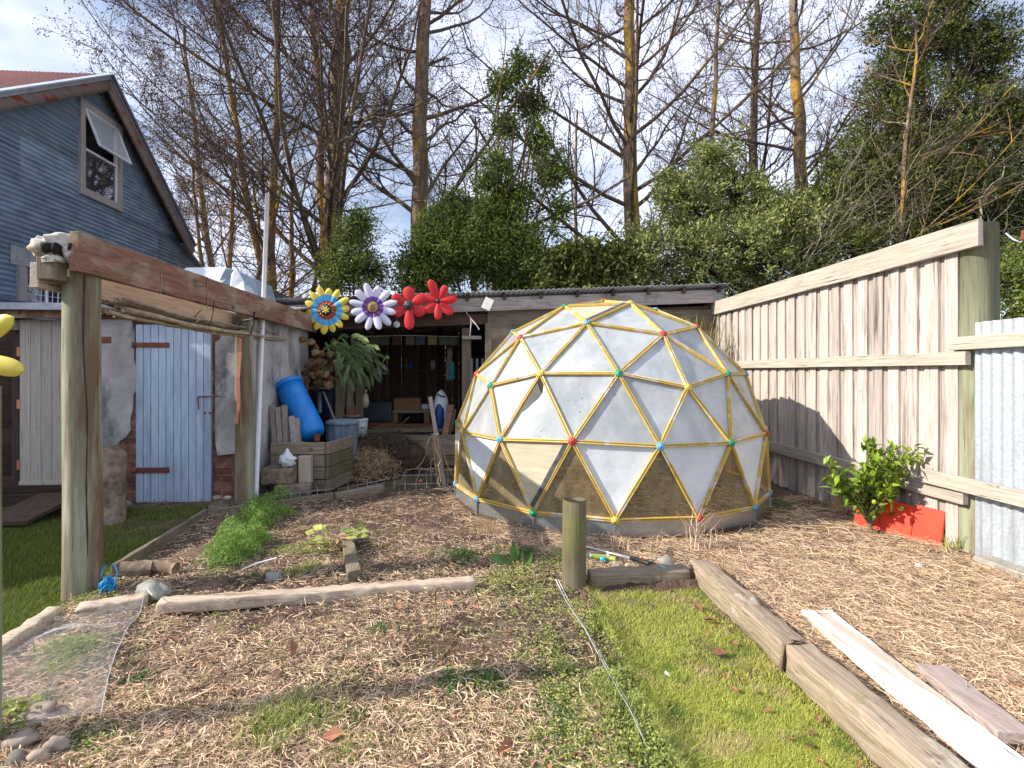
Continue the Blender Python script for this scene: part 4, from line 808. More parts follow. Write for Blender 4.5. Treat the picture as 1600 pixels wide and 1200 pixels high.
m=MB(); m.beam((xl+.05,FY+.10,zroof(xl)-.36),(xr-.05,FY+.10,zroof(xr)-.38),.07,.16,seg=6,rough=.004); m.build('header_beam','dark_wood_x',ls)
# right hand weatherboards
xw=AY(762,560,FY)[0]; z_=FZ-.42
m=MB()
while z_<zroof(2)-.34: hh=.17; m.box(((xw+RXs)/2,FY+.05,z_+hh/2),(RXs-xw,.022,hh),rotm(.07,0,0),jit=.002); z_+=hh-.012
m.build('weatherboards','old_wood_x',ls)
def post(x0,x1,yt,yb,Y,name='post',mt='dark_wood_z',par=ls,dep=.09):
    a=AY(x0,yt,Y);b=AY(x1,yb,Y); m=MB(); m.bb((a[0],Y,b[2]),(b[0],Y+dep,a[2]),jit=.003); return m.build(name,mt,par,.003)
post(722,736,512,732,8.0,mt='old_wood_z'); post(758,768,505,740,FY+.02,mt='old_wood_z')
post(524,537,540,745,7.9,mt='old_wood_z'); post(541,553,540,745,8.05,mt='old_wood_z'); post(556,566,560,745,8.0,mt='old_wood_z')
post(466,472,530,700,7.85,mt='rust',dep=.03); post(457,462,545,640,7.85,mt='rust',dep=.03)
# back, side walls, floor, retaining wall
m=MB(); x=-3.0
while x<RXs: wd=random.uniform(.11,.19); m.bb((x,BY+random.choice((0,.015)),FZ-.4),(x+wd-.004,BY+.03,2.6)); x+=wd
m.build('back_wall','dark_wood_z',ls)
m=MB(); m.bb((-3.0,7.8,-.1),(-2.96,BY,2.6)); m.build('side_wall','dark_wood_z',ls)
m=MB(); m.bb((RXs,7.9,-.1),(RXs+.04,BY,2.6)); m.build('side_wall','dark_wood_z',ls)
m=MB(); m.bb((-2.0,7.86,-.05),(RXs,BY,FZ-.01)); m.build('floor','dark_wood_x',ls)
for k in range(3): m=MB(); m.beam((-1.7,7.80+.012*k,.07+k*.15),(.9,7.80+.012*k,.07+k*.15),.09,.142,seg=16,rough=.006); m.build('retaining_board','old_wood_x',ls)
# partition with doorway of three pale bars to the right
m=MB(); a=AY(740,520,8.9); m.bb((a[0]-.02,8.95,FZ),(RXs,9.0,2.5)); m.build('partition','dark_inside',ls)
for k in range(3): post(730+k*8.5+5,733+k*8.5+6,560,650,8.4,'bar','galv_fence',dep=.02)
m=MB(); a=AY(722,527,7.95);b=AY(752,531,7.95); m.bb((a[0],7.9,a[2]-.03),(b[0],8.0,a[2]+.02)); m.build('ledge','frame_wood',ls)
# mid rail and wall battens inside
m=MB(); m.bb((-1.6,BY-.12,1.42),(1.0,BY-.01,1.46)); m.build('shelf','dark_wood_x',ls)
post(612,617,520,640,BY-.06,'batten','dark_wood_z',dep=.04); post(675,683,520,640,BY-.06,'batten','dark_wood_z',dep=.04)
# hanging/leaning contents
post(718,723,640,735,7.9,'leaning_pole','old_wood_z',dep=.03)
def leanp(name,lab,a,b,r,mt,cat='stake'): m=MB(); m.beam(a,b,r*2,r*1.4,seg=6,rough=.003); return tag(m.build(name,mt),lab,cat)
leanp('leaning_board','brown board leaning at the right end of the shed step',AY(694,690,7.9),AY(706,634,8.3),.045,'brown_wood_new','board')
leanp('leaning_board','thin rafter offcut leaning next to the brown leaning board',AY(699,692,7.95),AY(712,640,8.25),.02,'old_wood_z','board')
# bench, box
bt=AY(650,640,9.2)
bx0,bx1=AY(614,650,9.2)[0],AY(672,650,9.2)[0]
bn=thing('work_bench','low brown timber bench inside the open shed','bench',((bx0+bx1)/2,9.3,FZ))
m=MB(); m.bb((bx0-.05,9.1,bt[2]-.05),(bx1+.1,9.6,bt[2])); m.build('top','old_wood_x',bn,.003)
for x in(bx0+.05,bx1-.05):
    for y in(9.15,9.5): m=MB(); m.bb((x-.05,y-.03,FZ),(x+.05,y+.03,bt[2]-.052)); m.build('leg','brown_wood_new',bn,.003)
m=MB(); m.beam((bx0+.1,9.12,FZ+.03),(bx1-.35,9.12,bt[2]-.12),.03,.03); m.build('brace','old_wood_x',bn)
m=MB(); a=AY(616,638,9.2);b=AY(657,622,9.2); m.bb((a[0],9.15,bt[2]+.003),(b[0],9.45,b[2])); tag(m.build('cardboard_box','cardboard',bevel=.004),'long light brown box lying on the bench in the shed','box')
m=MB(); a=AY(664,637,9.2); m.blob((a[0],9.3,bt[2]+.045),(.10,.07,.05),None,.4,12,8); tag(m.build('plastic_bag','tarp_white'),'small crumpled pale bag at the right end of the bench','bag')
for k,(y_,z_) in enumerate(((9.0,FZ+.06),(8.7,FZ+.05),(8.4,FZ+.035))):
    m=MB(); m.beam((bx0-.2-.05*k,y_,z_),(bx1+.35+.1*k,y_+.08,z_-.0),.12,.05,seg=6,rough=.004); tag(m.build('stacked_board','brown_wood_new' if k<2 else 'old_wood_x'),['board lying directly under the bench','board lying in front of the bench legs','long board nearest the step edge below the bench'][k],'board','boards under the bench')
# cabinet
a=AY(562,692,9.0);b=AY(612,628,9.0); cb=thing('tool_chest','large dark blue-green chest beside the bench in the shed','chest',((a[0]+b[0])/2,9.3,FZ))
m=MB(); m.bb((a[0],9.0,FZ+.12),(b[0],9.6,b[2])); m.build('body','cabinet',cb,.03)
m=MB(); m.bb((a[0]-.03,8.97,FZ+.02),(b[0]+.1,9.6,FZ+.115)); m.build('base_board','brown_wood_new',cb)
m=MB(); 
for x,y_,w_ in((583,663,3.5),(588,663,2.),(594,662.5,3.)): p=AY(x,y_,8.985); m.box(p,(w_*.011,.004,.02))
m.build('lettering','white_plastic',cb)
m=MB(); p=AY(586,674,8.985); m.box(p,(.08,.004,.02)); m.build('latch','wire',cb)
# rucksack
p=AY(689,668,8.5); rk=thing('rucksack','blue and white rucksack standing in the shed right of the bench','rucksack',(p[0],8.5,FZ))
m=MB(); m.blob((p[0],8.55,FZ+.33),(.13,.12,.36),None,.12,18,14); m.build('body','bucket_white',rk)
m=MB(); m.blob((p[0]-.02,8.47,FZ+.26),(.085,.08,.22),None,.1,14,10); m.build('pocket','dark_blue',rk)
m=MB(); m.tube([(p[0]-.05,8.45,FZ+.62),(p[0],8.41,FZ+.60),(p[0]+.07,8.46,FZ+.58)],.012,6); m.build('strap','dark_inside',rk)
# hanging coat, teal cloth, dried bundle
def cloth(name,lab,x0,x1,y0,y1,Y,mt,cat,par=None,bottom=0.):
    n=10; V=[];k=7; a=AY(x0,y0,Y); b=AY(x1,y1,Y)
    for j in range(k):
        v_=j/(k-1)
        for i_ in range(n+1): u=i_/n; V.append((a[0]+(b[0]-a[0])*(.5+(u-.5)*(.6+.4*v_)+bottom*v_),Y+.03*math.sin(u*14+v_)*(.4+v_),a[2]+(b[2]-a[2])*v_))
    F_=np.array([(j*(n+1)+i_,j*(n+1)+i_+1,(j+1)*(n+1)+i_+1,(j+1)*(n+1)+i_) for j in range(k-1) for i_ in range(n)]); m=MB(); m.add(V,F_,.5,True); m.add(np.array(V)+(0,.02,0),F_[:,::-1],.5,True); return tag(m.build(name,mt),lab,cat)
cloth('coat','long grey-green coat hanging at the right side of the shed interior',697,708,544,594,8.6,'cloth_grey','coat')
cloth('cloth_strip','narrow teal cloth hanging beside the grey-green coat',704,712,566,592,8.5,'cloth_teal','cloth',bottom=-.3)
m=MB(); p=AY(571,625,7.7); m.lathe([(.01,-.12),(.045,-.09),(.055,-.02),(.04,.07),(.012,.10),(.03,.14),(.0,.16)],p,n=12); m.tube([p+(0,0,.15),AY(568,600,7.7),AY(563,575,7.6)],.004,5); tag(m.build('dried_bundle','straw_sack'),'small straw bundle hanging on a cord below the fern','dried bundle')
# white plate with dark letters hung on the wall
sg=thing('wall_plate','small white plate with a row of dark upright strokes on the back wall','sign',AY(595,585,BY-.06))
a=AY(583.5,585,BY-.05); b=AY(607,574.5,BY-.05); m=MB(); m.bb((a[0],BY-.05,a[2]),(b[0],BY-.04,b[2])); m.build('plate','bucket_white',sg)
m=MB()
for x,w_,l_ in((585.3,1.2,0),(590,2.6,0),(594,2.,0),(598,2.6,0),(602,1.2,1),(605.3,1.,2)):
    q=AY(x,579,BY-.056); m.box((q[0]+w_*.004,BY-.056,q[2]),(w_*.0085,.006,.085)); 
    if l_: m.box((q[0]+.02,BY-.0565,q[2]-.036),(.03,.006,.012))
    if l_==2: m.box((q[0]+.018,BY-.0565,q[2]+.036),(.026,.006,.012)); m.box((q[0]+.016,BY-.0565,q[2]),(.022,.006,.010))
m.build('lettering','black',sg)
# small things on the interior shelf
p=AY(634,562,BY-.12); t=thing('yellow_figure','small yellow ornament standing on the interior shelf','ornament',(p[0],p[1],1.462)); m=MB(); m.lathe([(.04,1.462),(.055,1.50),(.05,1.55),(.025,1.60),(.035,1.64),(.03,1.68),(0,1.70)],(p[0],BY-.09,0),n=12); m.build('body','flag_yellow',t)
m=MB(); p=AY(641,575,BY-.12); m.lathe([(.045,1.463),(.05,1.56),(.04,1.58)],(p[0],BY-.08,0),n=12); tag(m.build('blue_jar','dark_blue'),'blue jar beside the yellow ornament on the interior shelf','jar')
m=MB(); p=AY(676,575,BY-.12); m.lathe([(.05,1.463),(.06,1.56),(.05,1.62),(.055,1.64)],(p[0],BY-.08,0),n=12); tag(m.build('white_jug','bucket_white'),'white jug at the right end of the interior shelf','jug')
# prayer flag bunting
bf=thing('flag_bunting','string of faded cloth flags hanging under the shed roof','bunting',AY(640,535,8.3))
for k,(x,cl) in enumerate(((556,'white'),(572,'red'),(585,'yellow'),(601,'green'),(620,'red'),(641,'white'),(657,'blue'),(676,'yellow'),(693,'green'),(708,'white'))):
    a=AY(x-7,525,8.3+.04*(k%2));b=AY(x+7,539,8.3+.04*(k%2)); m=MB(); m.prism([a,(b[0],a[1],a[2]),(b[0],a[1]+.01,b[2]),(a[0],a[1]-.02,b[2])],(0,.004,0)); m.build('flag','flag_'+cl,bf)
m=MB(); m.tube([AY(545,526,8.3),AY(640,524,8.3),AY(716,526,8.3)],.004,5); m.build('cord','paper',bf)
# left corner: shelf frame with things, buckets
sf=thing('corner_shelf','rusty shelf frame in the left corner of the open shed','shelf',AY(500,700,7.95)*np.array([1,1,0]))
for x in(470,517): a=AY(x,590,7.95); m=MB(); m.bb((a[0]-.015,7.95,.05),(a[0]+.015,7.98,1.38)); m.build('upright','rust',sf)
for y_ in(606,700): a=AY(470,y_,7.9);b=AY(518,y_,7.9); m=MB(); m.bb((a[0],7.9,a[2]-.02),(b[0],8.4,a[2]+.01)); m.build('board','old_wood_x',sf)
m=MB(); p=AY(513,640,8.2); m.lathe([(.0,.70),(.10,.70),(.105,1.0),(.10,1.22),(.07,1.26),(.0,1.27)],(p[0],8.2,0),n=18); tag(m.build('blue_drum','dark_blue'),'dark blue drum standing on the corner shelf behind the grey bin','drum')
m=MB(); a=AY(499,612,7.85);b=AY(500,645,7.85); m.tube([a,b],.03,10); tag(m.build('clear_bottle','bin_grey'),'narrow grey-green tube hanging left of the dark blue drum','tube')
m=MB(); a=AY(505,612,7.85);b=AY(523,655,7.8); m.beam(a,b,.02,.02); tag(m.build('thin_stake','paper'),'thin pale stick slanting in front of the dark blue drum','stick')
# ledge, white bucket
t=thing('white_bucket','white bucket with green label on the shed floor beside the chest','bucket',AY(561,680,7.9)*np.array([1,1,0])+np.array([0,0,.42])); p=WL[t.name]
m=MB(); m.lathe([(.0,.42),(.092,.42),(.105,.62),(.11,.66),(.116,.665),(.116,.69),(.108,.69),(.10,.67),(.0,.665)],(p[0],p[1]+.1,0),n=24); m.build('body','bucket_white',t)
m=MB(); th_=np.linspace(-math.pi*.93,-math.pi*.52,9); V=[(p[0]+.109*math.cos(a)*s_,p[1]+.1+.109*math.sin(a)*s_,z) for z,s_ in((.50,.94),(.62,.985)) for a in th_]; m.add(V,np.array([(i,i+1,i+10,i+9) for i in range(8)]),.5); m.build('label','bucket_green',t)
m=MB(); V=[(p[0]+.1095*math.cos(a)*s_,p[1]+.1+.1095*math.sin(a)*s_,z) for z,s_ in((.545,.955),(.565,.962)) for a in np.linspace(-math.pi*.45,-math.pi*.2,6)]; m.add(V,np.array([(i,i+1,i+7,i+6) for i in range(5)]),.5); m.build('stripe','cloth_teal',t)
m=MB(); m.tube([(p[0]-.11,p[1]+.08,.67),(p[0]-.10,p[1]-.03,.56),(p[0]-.03,p[1]-.05,.49),(p[0]+.0,p[1]-.03,.47)],.005,6); m.build('handle','black',t)
m=MB(); a=AY(548,668,8.1); m.lathe([(0,FZ),(.10,FZ),(.11,FZ+.3),(0,FZ+.3)],(a[0]+.05,8.2,0),n=16); tag(m.build('green_bucket','bucket_green'),'dark green bucket half hidden behind the white bucket','bucket')
m=MB(); a=AY(549,649,7.95); m.lathe([(0,0),(.09,.0),(.13,.02),(.13,.03),(0,.03)],a-(0,0,.03),n=18); m.tube([a-(0,0,.03),(a[0],a[1],.3)],.02,8); tag(m.build('small_table','frame_wood'),'small round grey stand left of the white bucket','stand')
m=MB(); a=AY(543,649,7.95);b=AY(556,634,7.95); m.bb((a[0],7.9,a[2]+.005),(b[0],8.0,b[2])); tag(m.build('small_box','brown_wood_new'),'small brown box on the round grey stand','box')
# ------------------------------------------------------------------ sleeper bin, barrel, stakes, grey bin, compost
bn=thing('timber_bin','bin of stacked green-stained timber boards at the corner of the wall','planter',(-2.05,6.4,0))
A0=G(417,772,0); bx=AY(508,768,6.12)[0]; bxl=-2.38; by0=6.12
for k in range(4):
    z0=.0+k*.145; tn=.2+.2*k
    m=MB(); m.beam((bxl,by0,z0+.07),(bx,by0,z0+.07),.05,.138,seg=6,rough=.003,tint=tn); m.build('board','old_wood_x' ,bn,.005)
    m=MB(); m.beam((bx+.03,by0-.025,z0+.07),(bx+.16,by0+.62,z0+.07),.05,.138,seg=6,rough=.003,tint=.6); m.build('board','moss_post' if k in(1,2) else 'old_wood_y',bn,.005)
m=MB(); m.bb((bxl,by0+.03,0),(bx+.0,by0+.55,.42)); m.build('fill','soil',bn)
m=MB(); a=AY(466,757,5.98);b=AY(485,713,5.98); m.bb((a[0],5.98,a[2]),(b[0],6.08,b[2])); tag(m.build('pale_block','pale_wood_z',bevel=.006),'pale new timber block standing in front of the bin','block')
m=MB(); a=AY(413,756,5.98);b=AY(463,729,5.98); m.beam((a[0],6.0,(a[2]+b[2])/2),(b[0],5.96,(a[2]+b[2])/2),.20,.19,seg=6,rough=.014); tag(m.build('split_log','bark_log',bevel=.02),'dark split log lying in front of the bin under the white bag','log')
m=MB(); a=AY(432,782,5.9);b=AY(487,760,5.9); m.beam((a[0],5.86,.06),(b[0],5.88,.07),.12,.15,seg=6,rough=.012); tag(m.build('split_log','bark_log',bevel=.02),'lower split log on the ground below the pale block','log')
m=MB(); p=AY(449,729,5.95); m.blob(p+(0,0,.07),(.088,.075,.075),None,.35,20,14,seed=4,freq=3.); m.lathe([(.072,.08),(.05,.13),(.026,.17),(.012,.20),(.0,.21)],p,n=9); tag(m.build('plastic_bag','tarp_white'),'white plastic bag tied at the top, sitting on the dark split log','bag')
stk=[(426,633,.1),(435,636,.5),(444,633,.2),(456,650,.8),(463,653,.6)]
for k,(x,y_,tn) in enumerate(stk):
    a=AY(x,y_,6.30);b=AY(x+4,700,6.25); m=MB(); m.beam(b,a,.055,.045,up=(0,1,0),seg=5,rough=.003,tint=tn); tag(m.build('garden_stake','grey_wood_z'),['leftmost upright stake in the timber bin','second upright stake from the left in the bin','tallest rough stake in the middle of the bin','pale flat stake with a square top in the bin','grey stake right against the blue barrel'][k],'stake','stakes standing in the timber bin')
a=AY(449,599,6.66);b=AY(491,683,6.42); d=unit(b-a); R=np.array(Vector(-d).to_track_quat('Z','Y').to_matrix()); Lb=np.linalg.norm(b-a); r=.165
br=thing('blue_barrel','bright blue plastic barrel leaning upside down against the rendered wall','barrel',(b[0],b[1],.45))
m=MB(); m.lathe([(.0,0),(r*.55,0),(r*.8,.015),(r*.93,.05),(r*.97,.1),(r,.14),(r,Lb*.30),(r*.975,Lb*.31),(r*.975,Lb*.325),(r,Lb*.335),(r,Lb*.66),(r*.985,Lb*.665),(r*.985,Lb*.675),(r,Lb*.68),(r,Lb-.06)],b,R=R,n=32); m.build('body','barrel_blue',br)
m=MB(); m.lathe([(r*1.0,Lb-.06),(r*1.07,Lb-.06),(r*1.08,Lb-.01),(r*1.03,Lb+.0),(r*.9,Lb+.0),(r*.88,Lb-.03),(.0,Lb-.03)],b,R=R,n=32); m.build('rim','barrel_blue',br)
m=MB(); p=AY(496,686,6.15); m.bb((p[0]-.02,6.11,p[2]-.02),(p[0]+.03,6.15,p[2]+.06)); tag(m.build('rusty_bracket','rust'),'rusty bracket on the rim of the bin at the barrel foot','bracket')
gb=thing('grey_bin','ribbed blue-grey plastic bin with lid between the barrel and the compost','bin',(AY(530,700,6.75)[0],6.9,0)); p=WL[gb.name]
m=MB(); pr=[]; zt_=AY(530,665,6.75)[2]; th_=np.linspace(0,2*np.pi,48,endpoint=False); V=[]
for z,s_ in((0,.155),(.3,.17),(zt_,.19)):
    for k,a in enumerate(th_): rr=s_*(1+(.045 if (k//2)%2 else 0)); V.append((p[0]+rr*math.cos(a)*1.05,p[1]+rr*math.sin(a),z))
m.add(V,[np.array([(j*48+i,j*48+(i+1)%48,(j+1)*48+(i+1)%48,(j+1)*48+i) for j in range(2) for i in range(48)])],.5); m.build('body','bin_grey',gb)
m=MB(); m.lathe([(.205,zt_),(.215,zt_+.01),(.215,zt_+.04),(.17,zt_+.065),(.05,zt_+.075),(0,zt_+.075)],(p[0],p[1],0),n=28); m.build('lid','bin_grey',gb)
def tangle(name,lab,c,rad,n,ln,mt,cat='compost heap',rr=.005,kind=None,solid='soil'):
    c=np.asarray(c,float); rad=np.asarray(rad,float); t=thing(name,lab,cat,c)
    m=MB(); m.blob(c,rad*.9,None,.3,22,14,freq=2.5); m.build('core',solid,t)
    q=unit(RS.normal(size=(n,3))); q[:,2]=np.abs(q[:,2]); P0=c+q*rad*RS.uniform(.8,1.02,(n,1)); D=unit(np.cross(q,RS.normal(size=(n,3)))+q*.25)*RS.uniform(.4,1,(n,1))*ln; K=5; u=np.linspace(0,1,K)[None,:,None]
    P=P0[:,None]+D[:,None]*u+RS.normal(size=(n,K,3))*ln*.07; P[:,:,2]=np.maximum(P[:,:,2],.0); m=MB(); addtubes(m,P,np.full((n,K),rr)*RS.uniform(.4,1.3,(n,1)),3); o=m.build('stalks',mt,t); return t
p=AY(590,735,7.45)
tangle('compost_heap','dark heap of dead roots and stalks spilling from the open shed',(p[0]+.08,7.5,.0),(.62,.36,.52),1500,.22,'bark_dark')
p2=AY(575,742,7.2); tangle('cuttings_heap','low heap of dry brown cuttings in front of the dark root heap',(p2[0],7.0,.0),(.42,.32,.30),700,.25,'vine_dry',rr=.004)
mat('shield',(.07,.035,.02),(.30,.17,.08),(9,9,9),rough=.9,bump=.5,tint=.5)
# ------------------------------------------------------------------ staghorn fern
fn=thing('staghorn_fern','large staghorn fern with brown shield fronds hanging at the shed corner','fern',AY(520,560,7.45))
c0=AY(510,570,7.5)
m=MB()
for k in range(60):
    q=RS.normal(size=3)*np.array([.19,.10,.17]); cc=c0+q+(-.05,-.08,-.03); R=rotm(*RS.uniform(-1,1,3)); m.blob(cc,(.06,.02,.055),R,.35,10,6,seed=k)
m.build('shield_fronds','shield',fn)
m=MB(); cc=AY(545,556,7.4)
for k in range(105):
    a=RS.uniform(-2.2,1.3) if k%3==0 else RS.uniform(-1.1,.8); d=np.array([math.cos(a),RS.uniform(-.7,.1),math.sin(a)*.9+.15]); ln=RS.uniform(.14,.36)
    st=cc+RS.normal(size=3)*np.array([.15,.06,.11]); K=7; u=np.linspace(0,1,K); P=st+np.outer(u,d)*ln+np.outer(u**2,(0,0,-1))*ln*.75; 
    w_=.008+.017*np.sin(np.minimum(u*1.5,1.5)); w_[-1]=.002; sd=unit(np.cross(np.gradient(P,axis=0),np.array([0,1.,.2]))); V=np.concatenate([P-sd*w_[:,None],P+sd*w_[:,None]]); F_=np.array([(i,i+1,K+i+1,K+i) for i in range(K-1)]); m.add(V,F_,RS.rand(),True)
    if k%2: # forked tip
        for s_ in(-1,1): Q=P[4]+np.outer(np.linspace(0,1,4),(unit(P[6]-P[4])+sd[4]*s_*.5))*ln*.25; ww=np.array([.010,.009,.006,.001]); V=np.concatenate([Q-sd[4]*ww[:,None],Q+sd[4]*ww[:,None]]); m.add(V,np.array([(i,i+1,5+i,4+i) for i in range(3)]),RS.rand(),True)
m.build('fronds','leaf_fern',fn)
# ------------------------------------------------------------------ painted metal flowers on the fascia
def flower(px,py,Y,R_,np_,mt,lab,cen,r0=.05,wd=.11,a0=0.,jag=.06,cr=.05,long_=None):
    c=AY(px,py,Y); f=thing('metal_flower',lab,'flower ornament',c,'painted metal flowers')
    for k in range(np_):
        a=a0+k*2*math.pi/np_; rr=R_*(1+random.uniform(-jag,jag)); 
        if long_ and k in long_: rr*=long_[k]
        m=MB(); petal(m,c+np.array([0,-.008*(k%2),0]),a+random.uniform(-.05,.05),r0,rr,wd*random.uniform(.88,1.08),.017,tilt=random.uniform(-.01,.04)); m.build('petal',mt,f)
    cen(f,c); return f
def cen1(f,c):
    m=MB()
    for k in range(14): petal(m,c-(0,.035,0),k*2*math.pi/14+.2,.03,.115,.034,.012)
    m.build('inner_ring','rust_orange',f)
    m=MB(); m.lathe([(.0,.02),(.075,.018),(.082,0)],c-(0,.05,0),R=rotm(math.pi/2,0,0),n=20); m.build('centre','black',f)
    m=MB()
    for k in range(7): petal(m,c-(0,.072,0),k*2*math.pi/7+.3,.0,.058,.018,.004)
    m.build('star','petal_lemon',f)
mat('rust_orange',(.40,.10,.03),(.52,.15,.05),rough=.5,bump=0)
mat('brass',(.34,.20,.09),(.45,.28,.13),(9,9,9),rough=.5,bump=.1)
def cen2(f,c):
    m=MB(); m.lathe([(0,.01),(.078,.008),(.084,0)],c-(0,.04,0),R=rotm(math.pi/2,0,0),n=22); m.build('centre','brass',f)
    m=MB(); m.lathe([(.080,.0),(.088,.012),(.096,.0)],c-(0,.04,0),R=rotm(math.pi/2,0,0),n=22); m.build('rim','black',f)
    m=MB()
    for k in range(40): a=k*.42; rr=.006+k*.0012; m.blob(c+(rr*math.cos(a),-.055,rr*math.sin(a)),(.006,.004,.006),n=6,m=4)
    m.build('spiral','bark_log',f)
def cen3(rr,n=6):
    def g_(f,c):
        m=MB(); m.lathe([(0,.025),(rr*.5,.02),(rr,.0),(rr*1.02,-.02)],c-(0,.045,0),R=rotm(math.pi/2,0,0),n=n,smooth=False); m.build('centre','black',f)
        m=MB(); m.blob(c-(0,.072,0),(rr*.22,.01,rr*.22)); m.build('button','tape_black',f)
    return g_
flower(511,485,7.52,.345,14,'petal_yellow','yellow metal flower with blue and orange rings, leftmost of four on the shed front',cen1,.06,.105,a0=.1)
flower(583,480,7.50,.345,12,'petal_purple','white metal flower with purple heart and brass centre on the shed front',cen2,.06,.105,a0=.26)
flower(639,477,7.50,.27,6,'petal_red','red metal flower of six broad petals with black hexagon centre',cen3(.075),.05,.16,a0=math.radians(-150),jag=.03,long_={1:1.35,2:.95})
flower(685,471,7.50,.27,7,'petal_red','rightmost red metal flower of seven narrow petals with tiny centre',cen3(.035,10),.02,.125,a0=math.radians(112),jag=.05,long_={0:1.2})
m=MB(); p=AY(620,507,7.55); m.blob(p,(.048,.048,.048),n=18,m=12); m.tube([p+(0,0,.05),p+(0,0,.16)],.003,5); tag(m.build('glass_bauble','clear_glass'),'clear glass ball hanging below the red flowers','bauble')
m=MB(); p=AY(762,475,7.6); m.box(p,(.13,.035,.175),rotm(0,.42,0)); m2=tag(m.build('white_card','paper',bevel=.004),'tilted cream card fixed on the shed fascia right of the flowers','card')
m=MB(); p=AY(737,500,7.65); m.tube([AY(735,495,7.65),AY(736,505,7.62),AY(734,525,7.63)],.007,6,rough=.1); m.tube([AY(735,497,7.65),AY(742,505,7.6),AY(749,515,7.6)],.009,6,rough=.1); m.tube([AY(728,487,7.7),AY(735,497,7.65),AY(730,490,7.7)],.006,6); tag(m.build('dry_root','paper'),'pale forked dry root hanging from the shed beam','root')
# ------------------------------------------------------------------ tied dry vine on a stake
vs=thing('vine_stake','reddish stake leaning with a tied dry vine at the far end of the bed','stake',G(696,766))
a=G(696,768,-.05); b=AY(672,620,6.35); m=MB(); m.beam(a,b,.045,.035,up=(0,1,0),seg=5,rough=.002); m.build('stake','brown_wood_new' if 0 else 'stake_wood' if 'stake_wood' in MATS else 'greypink_plank',vs)
m=MB(); tp=a+(b-a)*.60
for k in range(16):
    s_=RS.uniform(-1,1); pts_=[tp+(0,-.02,.02)]; q=tp.copy()
    for j in range(7): q=q+np.array([s_*RS.uniform(.005,.05)+RS.normal()*.025,RS.normal()*.03,-RS.uniform(.04,.12)]); q[2]=max(q[2],.02); pts_.append(q.copy())
    m.tube(pts_,np.linspace(.009,.004,8),5,rough=.2)
for k in range(5):
    q=tp+(random.uniform(-.1,.1),0,-.45); e=q+np.array([random.choice((-.35,-.28,.3,.25)),random.uniform(-.1,.1),0]); m.tube([q,(q+e)/2+(0,0,.03),e,(e[0]+(e[0]-q[0])*.2,e[1],.02)],[.008,.007,.006,.004],5,rough=.1)
m.build('vine','vine_dry',vs)
m=MB(); m.lathe([(.028,-.015),(.034,0),(.028,.018)],tp,n=10); m.tube([tp,tp+(-.06,-.02,.01),tp+(-.04,-.02,-.02)],.006,5); m.build('tie','paper',vs)
m=MB(); p=G(658,752,.12); m.blob(p,(.025,.025,.02)); tag(m.build('orange_fruit','rust_orange'),'small orange fruit hanging in the dry vine above the wire','fruit')
# wire hoops along the bed
def wfence(name,lab,pl,h,step):
    m=MB(); pl=[np.asarray(p) for p in pl]; L_=0
    top=[p+(0,0,h) for p in pl]; m.tube(top,.0035,5); m.tube([p+(0,0,h*.3) for p in pl],.003,5)
    for a,b in zip(pl,pl[1:]):
        n_=max(1,int(np.linalg.norm(b-a)/step))
        for k in range(n_): q=a+(b-a)*k/n_; m.tube([q-(0,0,.05),q+(0,0,h+.03),q+(.0,-.03,h+.045)],.0035,5)
    return tag(m.build(name,'wire'),lab,'wire fence')
wfence('wire_edging','bent-topped wire edging along the far left of the bed',[G(378,797),G(440,786),G(522,775)],.085,.085)
wfence('wire_edging','flat wire edging in the middle of the far side of the bed',[G(528,772),G(602,757)],.06,.11)
wfence('wire_edging','wire grid edging standing behind the tied dry vine',[G(616,762),G(650,762),G(716,760)],.15,.105)
m=MB(); m.tube([G(868,905,.06),G(885,940,.05),G(915,985,.05),G(950,1050,.04),G(985,1110,.05),G(1010,1165,.05)],.0022,5); m.tube([G(872,905,.055),G(890,942,.04),G(925,1000,.04),G(990,1112,.04),G(1012,1170,.03)],.0016,5); tag(m.build('wire_strand','wire'),'loose galvanised wire strand running beside the grass strip','wire')
m=MB(); m.tube([G(432,872,.03),G(402,880,.03),G(378,890,.02)],.006,5); m.tube([G(1045,1055,.02),G(1040,1050,.02)],.006,5); tag(m.build('plastic_line','white_plastic'),'thin white cord beside the row of feathery greens','cord')
